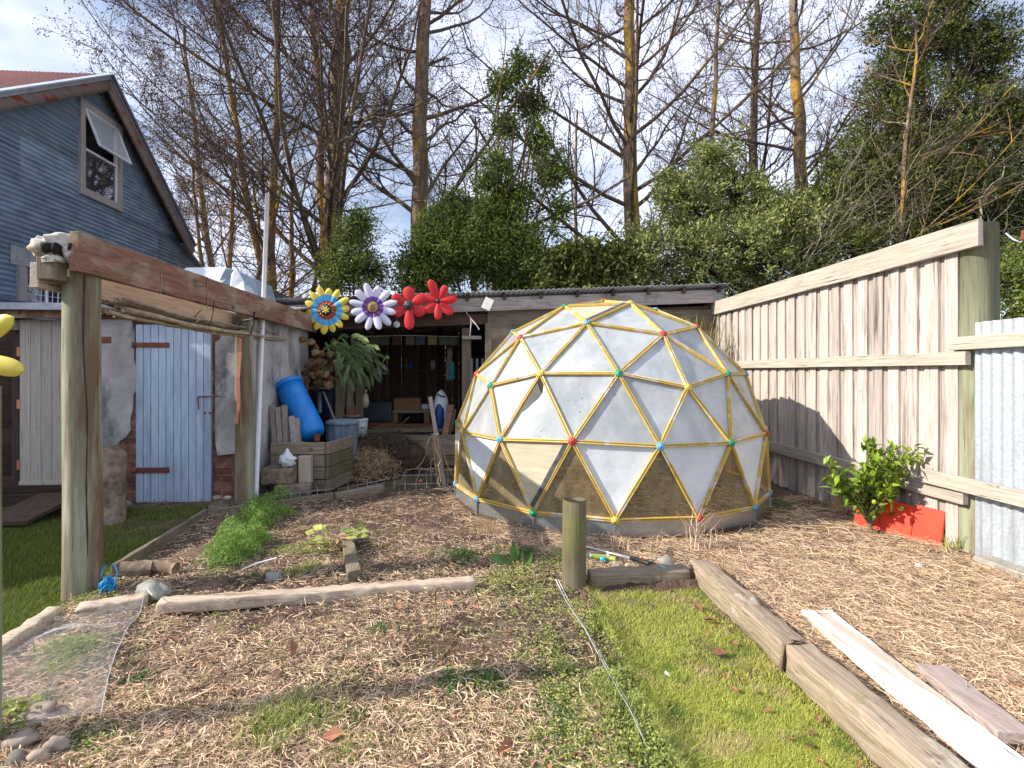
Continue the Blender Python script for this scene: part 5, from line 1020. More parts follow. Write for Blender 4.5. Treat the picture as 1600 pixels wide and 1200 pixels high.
# ------------------------------------------------------------------ trees
def grow(P,Rd,nch,lo,hi,lenf,ang,K,up,wob,rmul,minr=.003,rs=RS):
    """children branches of polylines P (N,Kp,3) with radii Rd (N,Kp)"""
    Nn,Kp,_=P.shape; t=lo+(hi-lo)*(np.arange(nch)[None]+rs.rand(Nn,nch))/nch; L_=np.linalg.norm(np.diff(P,axis=1),axis=2).sum(1)
    s=t*(Kp-1); i=np.minimum(s.astype(int),Kp-2); f=(s-i)[...,None]; n=np.arange(Nn)[:,None]
    st=P[n,i]*(1-f)+P[n,i+1]*f; d=unit(P[n,i+1]-P[n,i]); r=(Rd[n,i]*(1-f[...,0])+Rd[n,i+1]*f[...,0])*rmul
    pr=rs.normal(size=d.shape); pr=unit(pr-(pr*d).sum(-1,keepdims=True)*d); a=np.radians(rs.uniform(ang[0],ang[1],t.shape))[...,None]
    cdir=d*np.cos(a)+pr*np.sin(a); ln=(L_[:,None]*lenf*(1-.55*t)*rs.uniform(.6,1.25,t.shape))[...,None]
    cdir=cdir.reshape(-1,3); st=st.reshape(-1,3); ln=ln.reshape(-1,1); r=np.maximum(r.reshape(-1),minr)
    Q=[st]; cur=cdir
    for k in range(K-1):
        cur=unit(cur+np.array([0,0,up])+rs.normal(size=cur.shape)*wob); Q.append(Q[-1]+cur*ln/(K-1))
    Q=np.stack(Q,1); R=r[:,None]*np.linspace(1,.35,K)[None]
    return Q,R
def bare_tree(label,px,Y,rad,Ht,seed,limbs=20,h0=.22,lean=(0,0),mt='bark',stems=None,spread=.42,catk=2,name='bare_tree',lv=(9,7,5),up=.08,cat='tree',base=None,ang=(45,80)):
    rs=np.random.RandomState(seed); b=np.array([*AY(px,HZ,Y)[:2],0.]) if base is None else np.asarray(base,float)
    t=thing(name,label,cat,b,'bare winter trees behind the shed'); K=16; u=np.linspace(0,1,K); tr=[]
    for sx,sy,h_start,rf in (stems or [(0,0,0,1)]):
        us=h_start+(1-h_start)*u; w_=np.cumsum(rs.normal(size=(K,2))*.05,axis=0)*Ht/16
        P=np.stack([b[0]+lean[0]*us+sx*np.maximum(us-h_start,0)**.8*Ht+w_[:,0]*(u>.0),b[1]+lean[1]*us+sy*(us-h_start)*Ht+w_[:,1],us*Ht-.2],-1)
        tr.append((P,rad*1.12*rf*(1-.72*us**1.2)))
    if stems:
        for k in range(1,len(tr)): # start each extra stem on the main trunk
            P0,R0=tr[0]; h=tr[k][0][0,2]; q=np.array([np.interp(h,P0[:,2],P0[:,a]) for a in range(3)]); tr[k][0][:,:]+= (q-tr[k][0][0])*np.linspace(1,1,K)[:,None]
    m=MB(); 
    for P,R in tr: m.tube(P,R,12,tint=.5,rough=.04)
    m.build('trunk',mt,t)
    P=np.stack([q[0] for q in tr]); R=np.stack([q[1] for q in tr])
    P1,R1=grow(P,R,int(limbs*1.45),h0,.98,spread*.9,ang,8,up*.9,.10,.29,.018,rs)
    P2,R2=grow(P1,R1,lv[0],.15,1.,.50,(25,60),6,.05,.14,.50,.009,rs)
    P3,R3=grow(P2,R2,lv[1],.1,1.,.50,(25,60),5,.03,.17,.55,.006,rs)
    P4,R4=grow(P3,R3,lv[2],.1,1.,.50,(25,60),4,.02,.2,.6,.0042,rs)
    m=MB(); addtubes(m,P1,R1,7); addtubes(m,P2,R2,5); m.build('limbs','bark_dark' if mt=='bark' and catk else mt,t)
    m=MB(); addtubes(m,P3,R3,3); addtubes(m,P4,R4,3)
    tw=m.build('twigs','twig',t); 
    if catk:
        E_=P4[:,-1]; C=np.repeat(E_,catk,0)+rs.normal(size=(len(E_)*catk,3))*.09; m=MB(); leaves(m,C,rs.normal(size=C.shape),rs.normal(size=C.shape),rs.uniform(.03,.065,len(C)),.03); m.build('catkins','catkin',t)
    return t
bare_tree('tall straight bare tree with orange lichen, above the purple flower',648,15.5,.27,19,11,limbs=24,h0=.2,lean=(.4,0),catk=1)
bare_tree('forked bare tree with many rising limbs left of the tall lichen trunk',508,15.5,.27,17,12,limbs=18,h0=.18,lean=(.4,0),stems=[(0,0,0,1),(.06,.02,.36,.6),(-.07,.03,.30,.55)],catk=2,spread=.5)
bare_tree('slim bare tree rising behind the tall white pole',412,14.5,.13,15,13,limbs=15,h0=.2,lean=(.15,0),stems=[(0,0,0,1),(-.16,.0,.24,.8)],catk=2,spread=.5,up=.06)
bare_tree('bare tree with a mossy orange trunk rising above the dome top',997,15.0,.26,18,14,limbs=26,h0=.24,catk=1,mt='bark',spread=.45)
bare_tree('thin dark bare trunk farther back between two lichen trunks',1180,19,.20,19,15,limbs=20,h0=.25,catk=1,mt='bark_dark')
bare_tree('bare tree with bright lichen band beside the big evergreen',1265,16.5,.23,19,16,limbs=24,h0=.26,catk=1,lean=(-.1,0))
bare_tree('low gnarled bare tree behind the house gable end',335,13.5,.10,7,17,limbs=14,h0=.12,catk=0,lean=(.5,0),spread=.75,up=.02,name='gnarled_tree',stems=[(0,0,0,1),(.2,.0,.15,.8),(-.22,0,.2,.8)],lv=(6,5,3))
bare_tree('low tangled bare tree between the white pole and the forked tree',450,16,.12,7.5,18,limbs=16,h0=.1,catk=0,spread=.7,up=.02,name='gnarled_tree',stems=[(0,0,0,1),(.18,.0,.12,.8),(-.2,0,.18,.8)],lv=(6,5,3))
bare_tree('slender bare tree left of the forked tree, its crown reaching over the house roof',372,20,.14,14.5,19,limbs=16,h0=.25,catk=3,spread=.5,lean=(-2.2,0))
bare_tree('slender bare sapling filling the gap right of the tall lichen trunk',742,19,.10,11,20,limbs=14,h0=.2,catk=1,spread=.45,lv=(6,5,3))
bare_tree('thin bare tree with upright twigs left of the mossy trunk over the dome',905,20,.11,12,23,limbs=14,h0=.2,catk=1,spread=.45,lv=(6,5,3))
bare_tree('dark slanting bare tree crossing in front of the mossy trunk',1072,13.6,.10,13,21,limbs=14,h0=.3,catk=1,mt='bark_dark',lean=(.9,0),spread=.45,lv=(7,6,3))
bare_tree('thin twiggy bare tree standing in front of the huge dark evergreen',1385,11.2,.07,9.5,27,limbs=14,h0=.3,catk=0,spread=.45,lv=(7,6,3),lean=(.5,0))
def evergreen(label,blobs,mt,nl,lsz,base,trunk_r=.12,seed=1,name='evergreen_tree',cat='tree',clr=.14,grp='evergreen trees behind the shed',pale=0,wid=.42):
    rs=np.random.RandomState(seed); B=[]
    for x,y,r,Y in blobs: c=AY(x,y,Y); B.append((c,r*Y/FP*1.0))
    b=np.array([*AY(base[0],HZ,base[1])[:2],0.]); t=thing(name,label,cat,b,grp)
    m=MB(); zt_=max(c[2] for c,_ in B); mid=min(B,key=lambda q:q[0][2])[0]
    for c,r in B:
        P=[b+(0,0,-.1),b*.6+np.array([c[0],c[1],0])*.4+np.array([0,0,c[2]*.45]),c]; Q=[]
        for u in np.linspace(0,1,8): Q.append(P[0]*(1-u)**2+P[1]*2*u*(1-u)+P[2]*u*u+rs.normal(size=3)*.03)
        m.tube(Q,np.linspace(trunk_r,trunk_r*.25,8),7,rough=.05)
    m.build('trunk','bark_dark' if not pale else 'bark',t)
    vol=np.array([r**2 for _,r in B]); vol/=vol.sum(); m=MB(); ms=MB(); 
    for (c,r),v in zip(B,vol):
        nc=max(6,int(nl*v/46)); q=unit(rs.normal(size=(nc,3))); rad_=rs.uniform(.35,1.05,(nc,1))**.6*np.where(rs.rand(nc,1)<.1,1.28,1.); q[:,2]*=1.0
        ctr=c+q*rad_*r*(1+.75*(vnoise(q*3.1+c)-.5))[:,None]*np.array([1,.8,1]); n=46
        cl=np.repeat(ctr,n,0)+rs.normal(size=(nc*n,3))*clr*np.repeat(rs.uniform(.5,1.2,(nc,1)),n,0); out=np.repeat(q,n,0)
        D=unit(out*.8+rs.normal(size=cl.shape)*.8+(0,0,.1)); Nn=unit(out+rs.normal(size=cl.shape)*.6+(0,0,.5)); ti=np.clip(np.repeat(rs.uniform(.1,.9,nc),n)+rs.normal(size=nc*n)*.15,0,1)
        leaves(m,cl,D,Nn,rs.uniform(.5,1.5,len(cl))*lsz,rs.uniform(.7,1.2,len(cl))*lsz*wid,ti)
        tw=np.stack([c+q*.1*r,ctr*.5+c*.5+rs.normal(size=ctr.shape)*.08,ctr],1); addtubes(ms,tw,np.array([[.02,.012,.004]])*np.ones((nc,1)),3)
    m.build('crown',mt,t); ms.build('branches','twig',t); return t
evergreen('dense evergreen with a thin tall leader behind the red flowers',[(680,405,50,12.5),(735,385,55,12.5),(800,395,60,12.5),(755,345,42,12.6),(690,350,34,12.6),(840,425,42,12.5),(650,430,36,12.4),(715,318,20,12.7),(800,310,34,12.8),(860,265,28,12.8),(775,255,22,12.8),(840,220,22,12.8),(790,200,20,12.8),(830,160,24,12.8),(780,135,20,12.8),(810,105,20,12.8),(765,290,24,12.7),(845,110,14,12.8),(875,325,18,12.7)],'leaf_mid',56000,.105,(770,12.8),.07,31,pale=1)
evergreen('small rounded evergreen between the forked tree and the tall lichen trunk',[(545,400,32,12.2),(555,360,26,12.2),(575,425,30,12.2),(530,430,30,12.2),(565,345,16,12.2)],'leaf_mid',11000,.08,(550,12.3),.05,32)
evergreen('low dark broad-leaved bush behind the middle of the shed roof',[(890,410,34,11.8),(930,420,36,11.8),(960,405,30,11.8),(905,440,30,11.6),(870,440,30,11.6)],'leaf_dark',9000,.13,(915,12),.05,33,name='broadleaf_bush',cat='bush',wid=.55)
evergreen('pale olive-green leafy bush spreading behind the dome and fence',[(1010,400,55,12),(1075,330,62,12.4),(1100,410,72,11.8),(1180,400,75,11.6),(1240,360,60,11.8),(1150,300,45,12.4),(1110,250,38,12.6),(1200,330,48,12.2),(1270,410,50,11.6),(1050,290,30,12.6),(980,440,40,11.8),(1290,340,36,12)],'leaf_olive',66000,.095,(1130,12.6),.10,34,clr=.13)
evergreen('huge dark evergreen filling the upper right corner',[(1340,330,70,12.2),(1420,300,85,12.0),(1500,330,80,12.0),(1580,340,80,12.0),(1370,220,60,12.5),(1450,190,75,12.5),(1540,200,75,12.5),(1440,80,55,13),(1500,40,55,13),(1530,110,50,13),(1600,180,55,12.5),(1330,400,50,11.5),(1400,400,60,11.3),(1620,420,75,11),(1340,270,60,12.3),(1400,40,45,13),(1390,130,45,12.8),(1560,60,45,13),(1300,320,45,12),(1480,270,80,12),(1480,-20,50,13),(1410,140,38,13),(1600,260,60,12),(1700,300,90,12),(1680,150,70,12.5)],'leaf_dark',112000,.108,(1480,12.6),.16,35,clr=.17)
evergreen('mid-green leafy shrub showing above the iron fence at the right edge',[(1580,440,36,8.5),(1610,400,40,8.6),(1600,480,40,8.4),(1650,450,60,8.5)],'leaf_mid',9000,.075,(1610,8.7),.04,36,name='leafy_shrub',cat='shrub',clr=.13)
# pale dead stems tangled in front of the right evergreen
rs=np.random.RandomState(5); m=MB(); t=thing('dead_vine','tangle of pale bare stems sprawling over the right evergreen','vine',[*AY(1330,HZ,11.0)[:2],0])
Q=[]
for k in range(26):
    a=AY(rs.uniform(1200,1560),rs.uniform(380,470),rs.uniform(10.6,11.2)); e=AY(rs.uniform(1300,1640),rs.uniform(80,420),rs.uniform(10.6,11.8)); u=np.linspace(0,1,9)[:,None]; P=a*(1-u)+e*u+rs.normal(size=(9,3))*.06+np.array([0,0,1])*np.sin(u*3.1)*rs.uniform(-.2,.6); Q.append(P)
Q=np.array(Q); R=rs.uniform(.005,.012,(26,1))*np.linspace(1,.4,9)[None]; R[:3]*=2.5; addtubes(m,Q,R,5); m.build('stems','twig_pale',t)
P2,R2=grow(Q,R,7,.1,1,.32,(20,60),5,-.02,.2,.55,.003,rs); P3,R3=grow(P2,R2,4,.1,1,.5,(20,60),4,-.02,.2,.6,.003,rs); m=MB(); addtubes(m,P2,R2,3); addtubes(m,P3,R3,3); m.build('twigs','twig_pale',t)
# far undergrowth
m=MB(); n=9000; X=rs.uniform(-16,9,n); Y=rs.uniform(18,27,n); u=np.linspace(0,1,5)[None,:,None]; P0=np.stack([X,Y,rs.uniform(0,3.0,n)],-1); D=np.stack([rs.normal(size=n)*.7,rs.normal(size=n)*.3,rs.uniform(.2,1.6,n)],-1); P=P0[:,None]+D[:,None]*u+rs.normal(size=(n,5,3))*.07; addtubes(m,P,np.full((n,5),.009)*rs.uniform(.5,1.6,(n,1)),3)
tag(m.build('thicket','twig'),'bare brushwood thicket filling the gaps between the trunks behind the shed','undergrowth',kind='stuff')
# ------------------------------------------------------------------ ground cover
def scatter_px(n,poly,dens=None,z=0.,rs=RS):
    P=np.array(poly,float); lo,hi=P.min(0),P.max(0); out=[];c=0
    while c<n:
        x=rs.uniform(lo[0],hi[0],n*2); y=rs.uniform(lo[1],hi[1],n*2); k=inpoly(x,y,poly); x,y=x[k],y[k]
        xr_=(x-800)/FP; zr__=(HZ-y)/FP; tt=(z-H)/zr__; W=np.stack([(xr_*cth+sth)*tt,(-xr_*sth+cth)*tt],-1)
        if dens is not None: kk=rs.rand(len(W))<dens(W[:,0],W[:,1]); W=W[kk]
        out.append(W); c+=len(W)
    return np.concatenate(out)[:n]
indome=lambda x,y:((x-DC[0])**2+(y-DC[1])**2)<(DR*1.0)**2
def ribbons(m,W,ln,wd,lift,flat,K=4,curl=.5,tint=None,z0=0.):
    n=len(W); a=RS.uniform(0,2*np.pi,n); el=RS.normal(size=n)*flat; d=np.stack([np.cos(a)*np.cos(el),np.sin(a)*np.cos(el),np.sin(el)],-1); cu=RS.normal(size=n)*curl
    P=[np.stack([W[:,0],W[:,1],ground_h(W[:,0],W[:,1])+lift+z0],-1)]; L_=ln/(K-1)
    for k in range(K-1):
        a=a+cu/(K-1)*2; d=np.stack([np.cos(a)*np.cos(el),np.sin(a)*np.cos(el),np.sin(el)],-1); el=el-RS.uniform(0,.5,n)*np.sign(el)*.6; P.append(P[-1]+d*L_[:,None])
    P=np.stack(P,1); P[:,:,2]=np.maximum(P[:,:,2],(ground_h(P[:,:,0].ravel(),P[:,:,1].ravel())+.002).reshape(n,K))
    T=np.gradient(P,axis=1); nr=unit(RS.normal(size=(n,1,3))*.7+np.array([0,0,1.])); S=unit(np.cross(T,nr))*wd[:,None,None]*np.array([.6,1,1,.5])[None,:K,None]
    V=np.stack([P-S,P+S],2).reshape(-1,3); i=np.arange(n)[:,None]*K*2+np.arange(K-1)[None]*2; F_=np.stack([i,i+1,i+3,i+2],-1).reshape(-1,4)
    m.add(V,F_,np.repeat(RS.rand(n) if tint is None else tint,K*2),False)
def dnoise(x,y,f,s=0): return vnoise(np.stack([x*f+s,y*f+s*1.7,0*x+s],-1))
notstrip=lambda x,y:~((x>LX0-.05)&(x<LX1+.22)&(y<LY1+.12))
fsh=lambda x: x<FX-.05
def d_left(x,y): 
    a=dnoise(x,y,1.9,3)*.55+dnoise(x,y,6,9)*.45; return np.where(notstrip(x,y)&~leftlawn(x,y)&~indome(x,y)&(x<LX0),np.clip((a-.40+.16*(y>3.35))*5,.16,1),0)
def d_right(x,y): 
    a=dnoise(x,y,3,5); return np.where(notstrip(x,y)&~indome(x,y)&fsh(x)&((x>LX0-.1)|(y>3.4)),np.clip(.5+a,.2,1),0)
FRONT=[(-150,1300),(-150,960),(130,930),(330,800),(520,772),(720,752),(720,800),(900,860),(1000,1300)]
W=scatter_px(66000,FRONT,d_left); n=len(W); m=MB(); ribbons(m,W,RS.uniform(.015,.09,n)*(1+.5*(RS.rand(n)<.08)),RS.uniform(.0007,.0021,n)*(1+.8*(RS.rand(n)<.06)),RS.uniform(0,.022,n),.28,4,1.1,tint=np.where(RS.rand(n)<.42,RS.uniform(-.18,.25,n),RS.uniform(.45,1,n)))
tag(m.build('straw_mulch','straw',base=(0,0,0)),'curly pale straw mulch covering the garden beds on the left','straw mulch',kind='stuff')
RIGHT=[(700,745),(1000,835),(1290,760),(1550,850),(1750,900),(1750,1300),(1350,1300),(1090,890),(900,900),(700,800)]
W=scatter_px(64000,RIGHT,d_right); n=len(W); m=MB(); ribbons(m,W,RS.uniform(.03,.17,n),RS.uniform(.0006,.0018,n),RS.uniform(0,.035,n)*(.3+1.2*dnoise(W[:,0],W[:,1],4,8)),.22,4,.8,tint=np.where(RS.rand(n)<.38,RS.uniform(-.15,.25,n),RS.uniform(.45,1,n)))
W=scatter_px(9000,[(715,690),(1205,690),(1205,800),(960,820),(720,790)],lambda x,y:indome(x,y)*1.); n=len(W); ribbons(m,W,RS.uniform(.04,.17,n),RS.uniform(.001,.0025,n),RS.uniform(0,.03,n),.2,4,.8)
tag(m.build('straw_mulch','straw',base=(0,0,0)),'matted dry straw covering the ground right of the sleepers','straw mulch',kind='stuff')
def blades(m,W,h,wd,lean=.5,K=3):
    n=len(W); a=RS.uniform(0,2*np.pi,n); z=ground_h(W[:,0],W[:,1]); d=np.stack([np.cos(a),np.sin(a)],-1); h=np.broadcast_to(h,(n,)); l=RS.uniform(.1,1,n)*lean
    P=[]; 
    for k in range(K): u=k/(K-1); P.append(np.stack([W[:,0]+d[:,0]*l*h*u*u,W[:,1]+d[:,1]*l*h*u*u,z+h*u*(1-.25*l*u)],-1))
    P=np.stack(P,1); S=np.stack([-d[:,1],d[:,0],0*a],-1)[:,None]*(wd*np.ones(n))[:,None,None]*np.array([1,.8,.1])[None,:K,None]
    V=np.stack([P-S,P+S],2).reshape(-1,3); i=np.arange(n)[:,None]*K*2+np.arange(K-1)[None]*2; m.add(V,np.stack([i,i+1,i+3,i+2],-1).reshape(-1,4),np.repeat(RS.rand(n),K*2))
STRIP=[(900,920),(1095,905),(1460,1300),(1000,1300)]
instrip=lambda x,y:((x>LX0-.02)&(x<LX1+.02)&(y<LY1+.0))*1.
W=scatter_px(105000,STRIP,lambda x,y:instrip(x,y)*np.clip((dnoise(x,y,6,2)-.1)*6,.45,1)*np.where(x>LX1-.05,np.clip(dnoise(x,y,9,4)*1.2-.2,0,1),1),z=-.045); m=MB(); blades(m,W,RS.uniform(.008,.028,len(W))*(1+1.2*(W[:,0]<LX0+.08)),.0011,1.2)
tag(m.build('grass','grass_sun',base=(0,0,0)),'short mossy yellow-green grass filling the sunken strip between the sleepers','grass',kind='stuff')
LAWN=[(-150,1080),(-150,790),(330,785),(420,770),(740,730),(740,765),(560,772),(330,812),(180,900),(100,945),(0,1010)]
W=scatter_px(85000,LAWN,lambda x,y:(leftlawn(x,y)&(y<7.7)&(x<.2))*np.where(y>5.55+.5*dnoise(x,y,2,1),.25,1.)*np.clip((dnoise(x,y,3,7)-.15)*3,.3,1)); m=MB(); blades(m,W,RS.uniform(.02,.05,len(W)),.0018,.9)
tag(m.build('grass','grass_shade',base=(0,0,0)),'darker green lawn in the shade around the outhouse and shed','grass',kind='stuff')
# weeds
def weed(m,c,rad,n,h,ls,kind='round'):
    x=c[0]+RS.normal(size=n)*rad*.55; y=c[1]+RS.normal(size=n)*rad*.55; z=gh(x,y)
    dist=np.hypot(x-c[0],y-c[1])/rad; hh=np.maximum(h*(1-dist*.6),.012)*RS.uniform(.3,1,n)
    if kind=='blade': W=np.stack([x,y],-1); blades(m,W,np.maximum(h*(1-.4*dist),.02)*RS.uniform(.6,1.1,n),.0022,.8); return
    C=np.stack([x,y,z+hh],-1); D=np.stack([RS.normal(size=n),RS.normal(size=n),RS.normal(size=n)*.35+.1],-1); Nn=np.stack([RS.normal(size=n)*.4,RS.normal(size=n)*.4,np.ones(n)],-1)
    if kind=='feather':
        D=unit(D+(0,0,.8)); leaves(m,C,D,RS.normal(size=(n,3)),RS.uniform(.6,1.4,n)*ls,ls*.12)
    else: leaves(m,C,D,Nn,RS.uniform(.6,1.3,n)*ls,ls*.62,fold=.12)
PL=[(925,1135,.34,1500,.06,.016),(965,1190,.30,1500,.06,.016),(890,1075,.22,1100,.05,.014),(850,1010,.18,600,.05,.013),(800,905,.24,900,.07,.017),(840,935,.26,800,.07,.015),(880,885,.20,900,.10,.016),(770,925,.16,350,.05,.014),(900,960,.14,500,.09,.013),(880,1160,.25,900,.05,.014),(110,1015,.13,900,.08,.018),(85,1045,.10,300,.05,.016),(150,940,.16,600,.06,.017),(250,935,.13,260,.05,.015),(500,855,.16,240,.08,.022),(560,1185,.2,250,.04,.012),(760,990,.2,250,.03,.012),(900,905,.12,500,.13,.013),(660,1000,.16,160,.03,.012),(430,1150,.25,200,.03,.012),(150,1165,.15,300,.05,.016),(20,1130,.12,200,.10,.03),(960,1080,.12,500,.09,.014),(600,1060,.25,200,.03,.012),(340,900,.12,160,.05,.015),(470,870,.12,150,.05,.015),(700,1110,.3,260,.03,.012),(1210,800,.15,160,.05,.02),(880,1040,.10,300,.07,.014)]
m=MB()
for x,y,r,n,h,ls in PL: weed(m,G(x,y),r,n,h,ls)
for k in range(28):
    q=np.array([.655+RS.normal()*.03,RS.uniform(1.35,3.15),0]); weed(m,q,RS.uniform(.05,.11),int(RS.uniform(60,260)),.07,RS.uniform(.010,.016))
for k in range(170):
    x,y=RS.uniform(60,880),RS.uniform(950,1200); q=G(x,y)
    if notstrip(q[:1],q[1:2])[0] and q[0]<.62: weed(m,q,RS.uniform(.03,.09),int(RS.uniform(15,60)),.025,RS.uniform(.009,.014))
for k in range(40):
    x,y=RS.uniform(420,900),RS.uniform(790,900); q=G(x,y)
    if not indome(q[0],q[1]): weed(m,q,RS.uniform(.04,.12),int(RS.uniform(15,70)),.04,RS.uniform(.012,.018))
tag(m.build('light_weeds','weed_light',base=(0,0,0)),'yellow-green chickweed and seedlings creeping over the beds','weeds',kind='stuff')
PD=[(720,868,.13,650,.07,.02),(700,1078,.11,350,.04,.02),(770,1075,.10,300,.04,.018),(590,985,.08,200,.03,.016),(218,1062,.07,180,.03,.016),(130,1155,.13,300,.04,.016),(75,1090,.06,160,.03,.016),(820,870,.12,350,.08,.02),(880,1130,.2,300,.05,.018),(560,1125,.10,200,.03,.016),(345,885,.12,220,.05,.016),(395,905,.1,160,.04,.016),(230,990,.06,60,.03,.014),(470,1075,.09,130,.03,.016),(640,895,.06,80,.03,.014),(490,1120,.10,160,.03,.015),(1220,790,.2,260,.06,.025),(1300,790,.12,160,.06,.02),(410,1010,.05,40,.02,.014),(600,1110,.07,120,.03,.014),(860,1180,.2,260,.05,.016),(195,770,.1,120,.05,.03),(400,785,.12,200,.08,.02),(690,755,.1,120,.08,.03),(1095,900,.06,90,.03,.012),(1180,980,.05,80,.03,.012)]
m=MB()
for x,y,r,n,h,ls in PD: weed(m,G(x,y),r,n,h,ls)
tag(m.build('dark_weeds','weed_dark',base=(0,0,0)),'dark green weed rosettes scattered over the beds','weeds',kind='stuff')
m=MB()
for x,y,r,n,h in((440,1140,.17,700,.09),(500,1130,.15,300,.07),(540,1190,.10,260,.06),(470,895,.14,260,.07),(950,1090,.12,260,.09),(985,1120,.1,240,.10),(940,980,.06,120,.08),(960,1040,.06,150,.08),(1000,1180,.08,150,.08),(450,860,.14,200,.07),(1060,1010,.03,20,.05),(1200,1080,.07,60,.05),(540,870,.1,90,.06)): weed(m,G(x,y),r,n,h,.01,'blade')
tag(m.build('grass_tufts','weed_light',base=(0,0,0)),'bright green grass tufts growing through the straw','grass',kind='stuff')
m=MB()
for k in range(30):
    u=k/29; x=345+(440-345)*u+RS.normal()*14; y=880+(790-880)*u+RS.normal()*6; weed(m,G(x,y),RS.uniform(.07,.14),380,RS.uniform(.14,.28),.05,'feather')
tag(m.build('leafy_greens','feathery',base=(0,0,0)),'row of bright feathery greens running up the left bed','vegetable greens',kind='stuff')
# fallen leaves
m=MB(); W=np.concatenate([scatter_px(170,FRONT,lambda x,y:(notstrip(x,y)&~leftlawn(x,y)&~indome(x,y)&(x<LX0))*1.),scatter_px(130,RIGHT,lambda x,y:(d_right(x,y)>0)*1.),scatter_px(26,STRIP,lambda x,y:instrip(x,y)*(x>LX1-.3)),scatter_px(90,[(150,775),(340,775),(340,800),(150,800)])])
W=np.concatenate([W,np.array([G(x,y)[:2] for x,y in((700,957),(625,960),(1110,965),(1125,1015),(520,1165),(740,960),(1090,945),(270,1010),(470,835),(790,1180),(455,1030))])]); n=len(W)
big=np.concatenate([RS.uniform(.02,.05,n-11),RS.uniform(.08,.11,11)]); C=np.stack([W[:,0],W[:,1],gh(W[:,0],W[:,1])+.02+big*.15],-1)
leaves(m,C,np.stack([RS.normal(size=n),RS.normal(size=n),RS.normal(size=n)*.25],-1),np.stack([RS.normal(size=n)*.5,RS.normal(size=n)*.5,np.ones(n)],-1),big,big*.5,fold=.35)
tag(m.build('leaf_litter','dead_leaf',base=(0,0,0)),'scattered curled reddish brown fallen leaves on beds and grass','fallen leaves',kind='stuff')
# twigs/chips on the soil
# netting over the left corner of the front bed
m=MB(); c00,c10,c11,c01=G(-15,985,.03),G(228,938,.05),G(160,1115,.02),G(-25,1150,.02)
def netp(u,v):
    u=np.asarray(u);v=np.asarray(v); a=c00*(1-u)[:,None]*(1-v)[:,None]+c10*u[:,None]*(1-v)[:,None]+c11*u[:,None]*v[:,None]+c01*(1-u)[:,None]*v[:,None]
    q=a.copy(); g1=G(110,1015); q[:,2]=ground_h(q[:,0],q[:,1])+.02+.10*np.exp(-((q[:,0]-g1[0])**2+(q[:,1]-g1[1])**2)/.02)+.02*vnoise(q*7)+.09*np.exp(-((u-1)**2+v**2)/.004); q[:,0]+=.05*np.sin(v*3.1)*-u; return q
NN=52
for s_ in range(2*NN+1):
    for dr_ in(0,1):
        a=s_/NN; u=np.linspace(max(0,a-1),min(1,a),max(3,int(NN*.5))); v=a-u; 
        if dr_: u=1-u
        if len(u)>2 and u.ptp()>.02 if hasattr(u,'ptp') else np.ptp(u)>.02: m.tube(netp(u,v),.00027,3,tint=.5,cap=False)
for e in range(2): m.tube(netp(np.ones(30),np.linspace(0,1,30)),.0022,4,cap=False)
m.tube([netp(np.array([1.]),np.array([0.]))[0],G(238,930,.13)],.002,4)
tag(m.build('garden_netting','net'),'fine white netting draped over seedlings in the near left corner','netting')
# ------------------------------------------------------------------ single plants
t=thing('citrus_shrub','glossy yellow-green citrus shrub growing in front of the red boards','shrub',G(1360,832)); b=G(1360,832)
rs=np.random.RandomState(3); cc=b+np.array([.06,0,.47]); tips=[]
m=MB()
for k in range(26):
    a=rs.uniform(0,2*np.pi); e=b+np.array([.07+math.cos(a)*rs.uniform(.12,.44),math.sin(a)*rs.uniform(.08,.24),rs.uniform(.33,.76)]); 
    if k<3: e=b+np.array([-.34-.05*k,-.05*k,.40+.09*k])
    q0=b+(0,0,.06+.03*(k%3)); md=(q0+e)/2+np.array([0,0,.06]); P=[q0,q0*.5+md*.5,md,(md+e)/2+rs.normal(size=3)*.01,e]; m.tube(P,[.009,.008,.006,.0045,.003],6); tips.append(P)
m.tube([b-(0,0,.03),b+(0,.0,.08),b+(.01,0,.16)],[.019,.015,.012],8); m.build('trunk','moss_post',t)
C=[];D=[]
for P in tips:
    P=np.array(P)
    for k in range(30):
        u=rs.uniform(.35,1.05)*4; i=min(int(u),3); q=P[i]+(P[i+1]-P[i])*(u-i); d=unit(unit(P[i+1]-P[i])*.5+rs.normal(size=3)*.8+(0,0,.15)); C.append(q+d*.05+rs.normal(size=3)*.015); D.append(d)
for k in range(60): q=b+np.array([rs.normal()*.05,rs.normal()*.04,rs.uniform(.14,.30)]); C.append(q); D.append(rs.normal(size=3)+(0,0,-.2))
C=np.array(C);D=np.array(D); m=MB(); n=len(C); leaves(m,C,D,rs.normal(size=(n,3))*.5+(0,-.3,1),rs.uniform(.07,.125,n),rs.uniform(.032,.052,n),fold=.22); m.build('foliage','citrus_leaf',t)
m=MB()
for dx,dz in((-.08,.30),(.02,.44),(.16,.24),(.32,.40),(.33,.62)): m.blob(b+(dx,-.14,dz),(.018,.018,.021),n=10,m=8)
m.build('fruit','berry',t)
t=thing('broadleaf_plant','small plant with broad upright dark leaves left of the stub post','plant',G(805,888)); b=G(805,888,.0); m=MB()
for dx,dy,dz,l_,w_ in((-.01,0,.10,.17,.075),(-.12,.0,.05,.16,.08),(.09,-.02,.04,.13,.06),(-.05,-.03,.04,.10,.05),(.04,.03,.06,.10,.05)):
    leaves(m,np.array([b+(dx,dy,dz+.02)]),np.array([(dx*6,dy,.9 if dx>-.05 else .35)]),np.array([(0.1,-1,.5)]),l_,w_,fold=.15)
m.build('leaves','weed_dark',t); m=MB(); m.tube([b-(0,0,.02),b+(0,0,.06)],.006,5); m.build('stem','weed_dark',t)
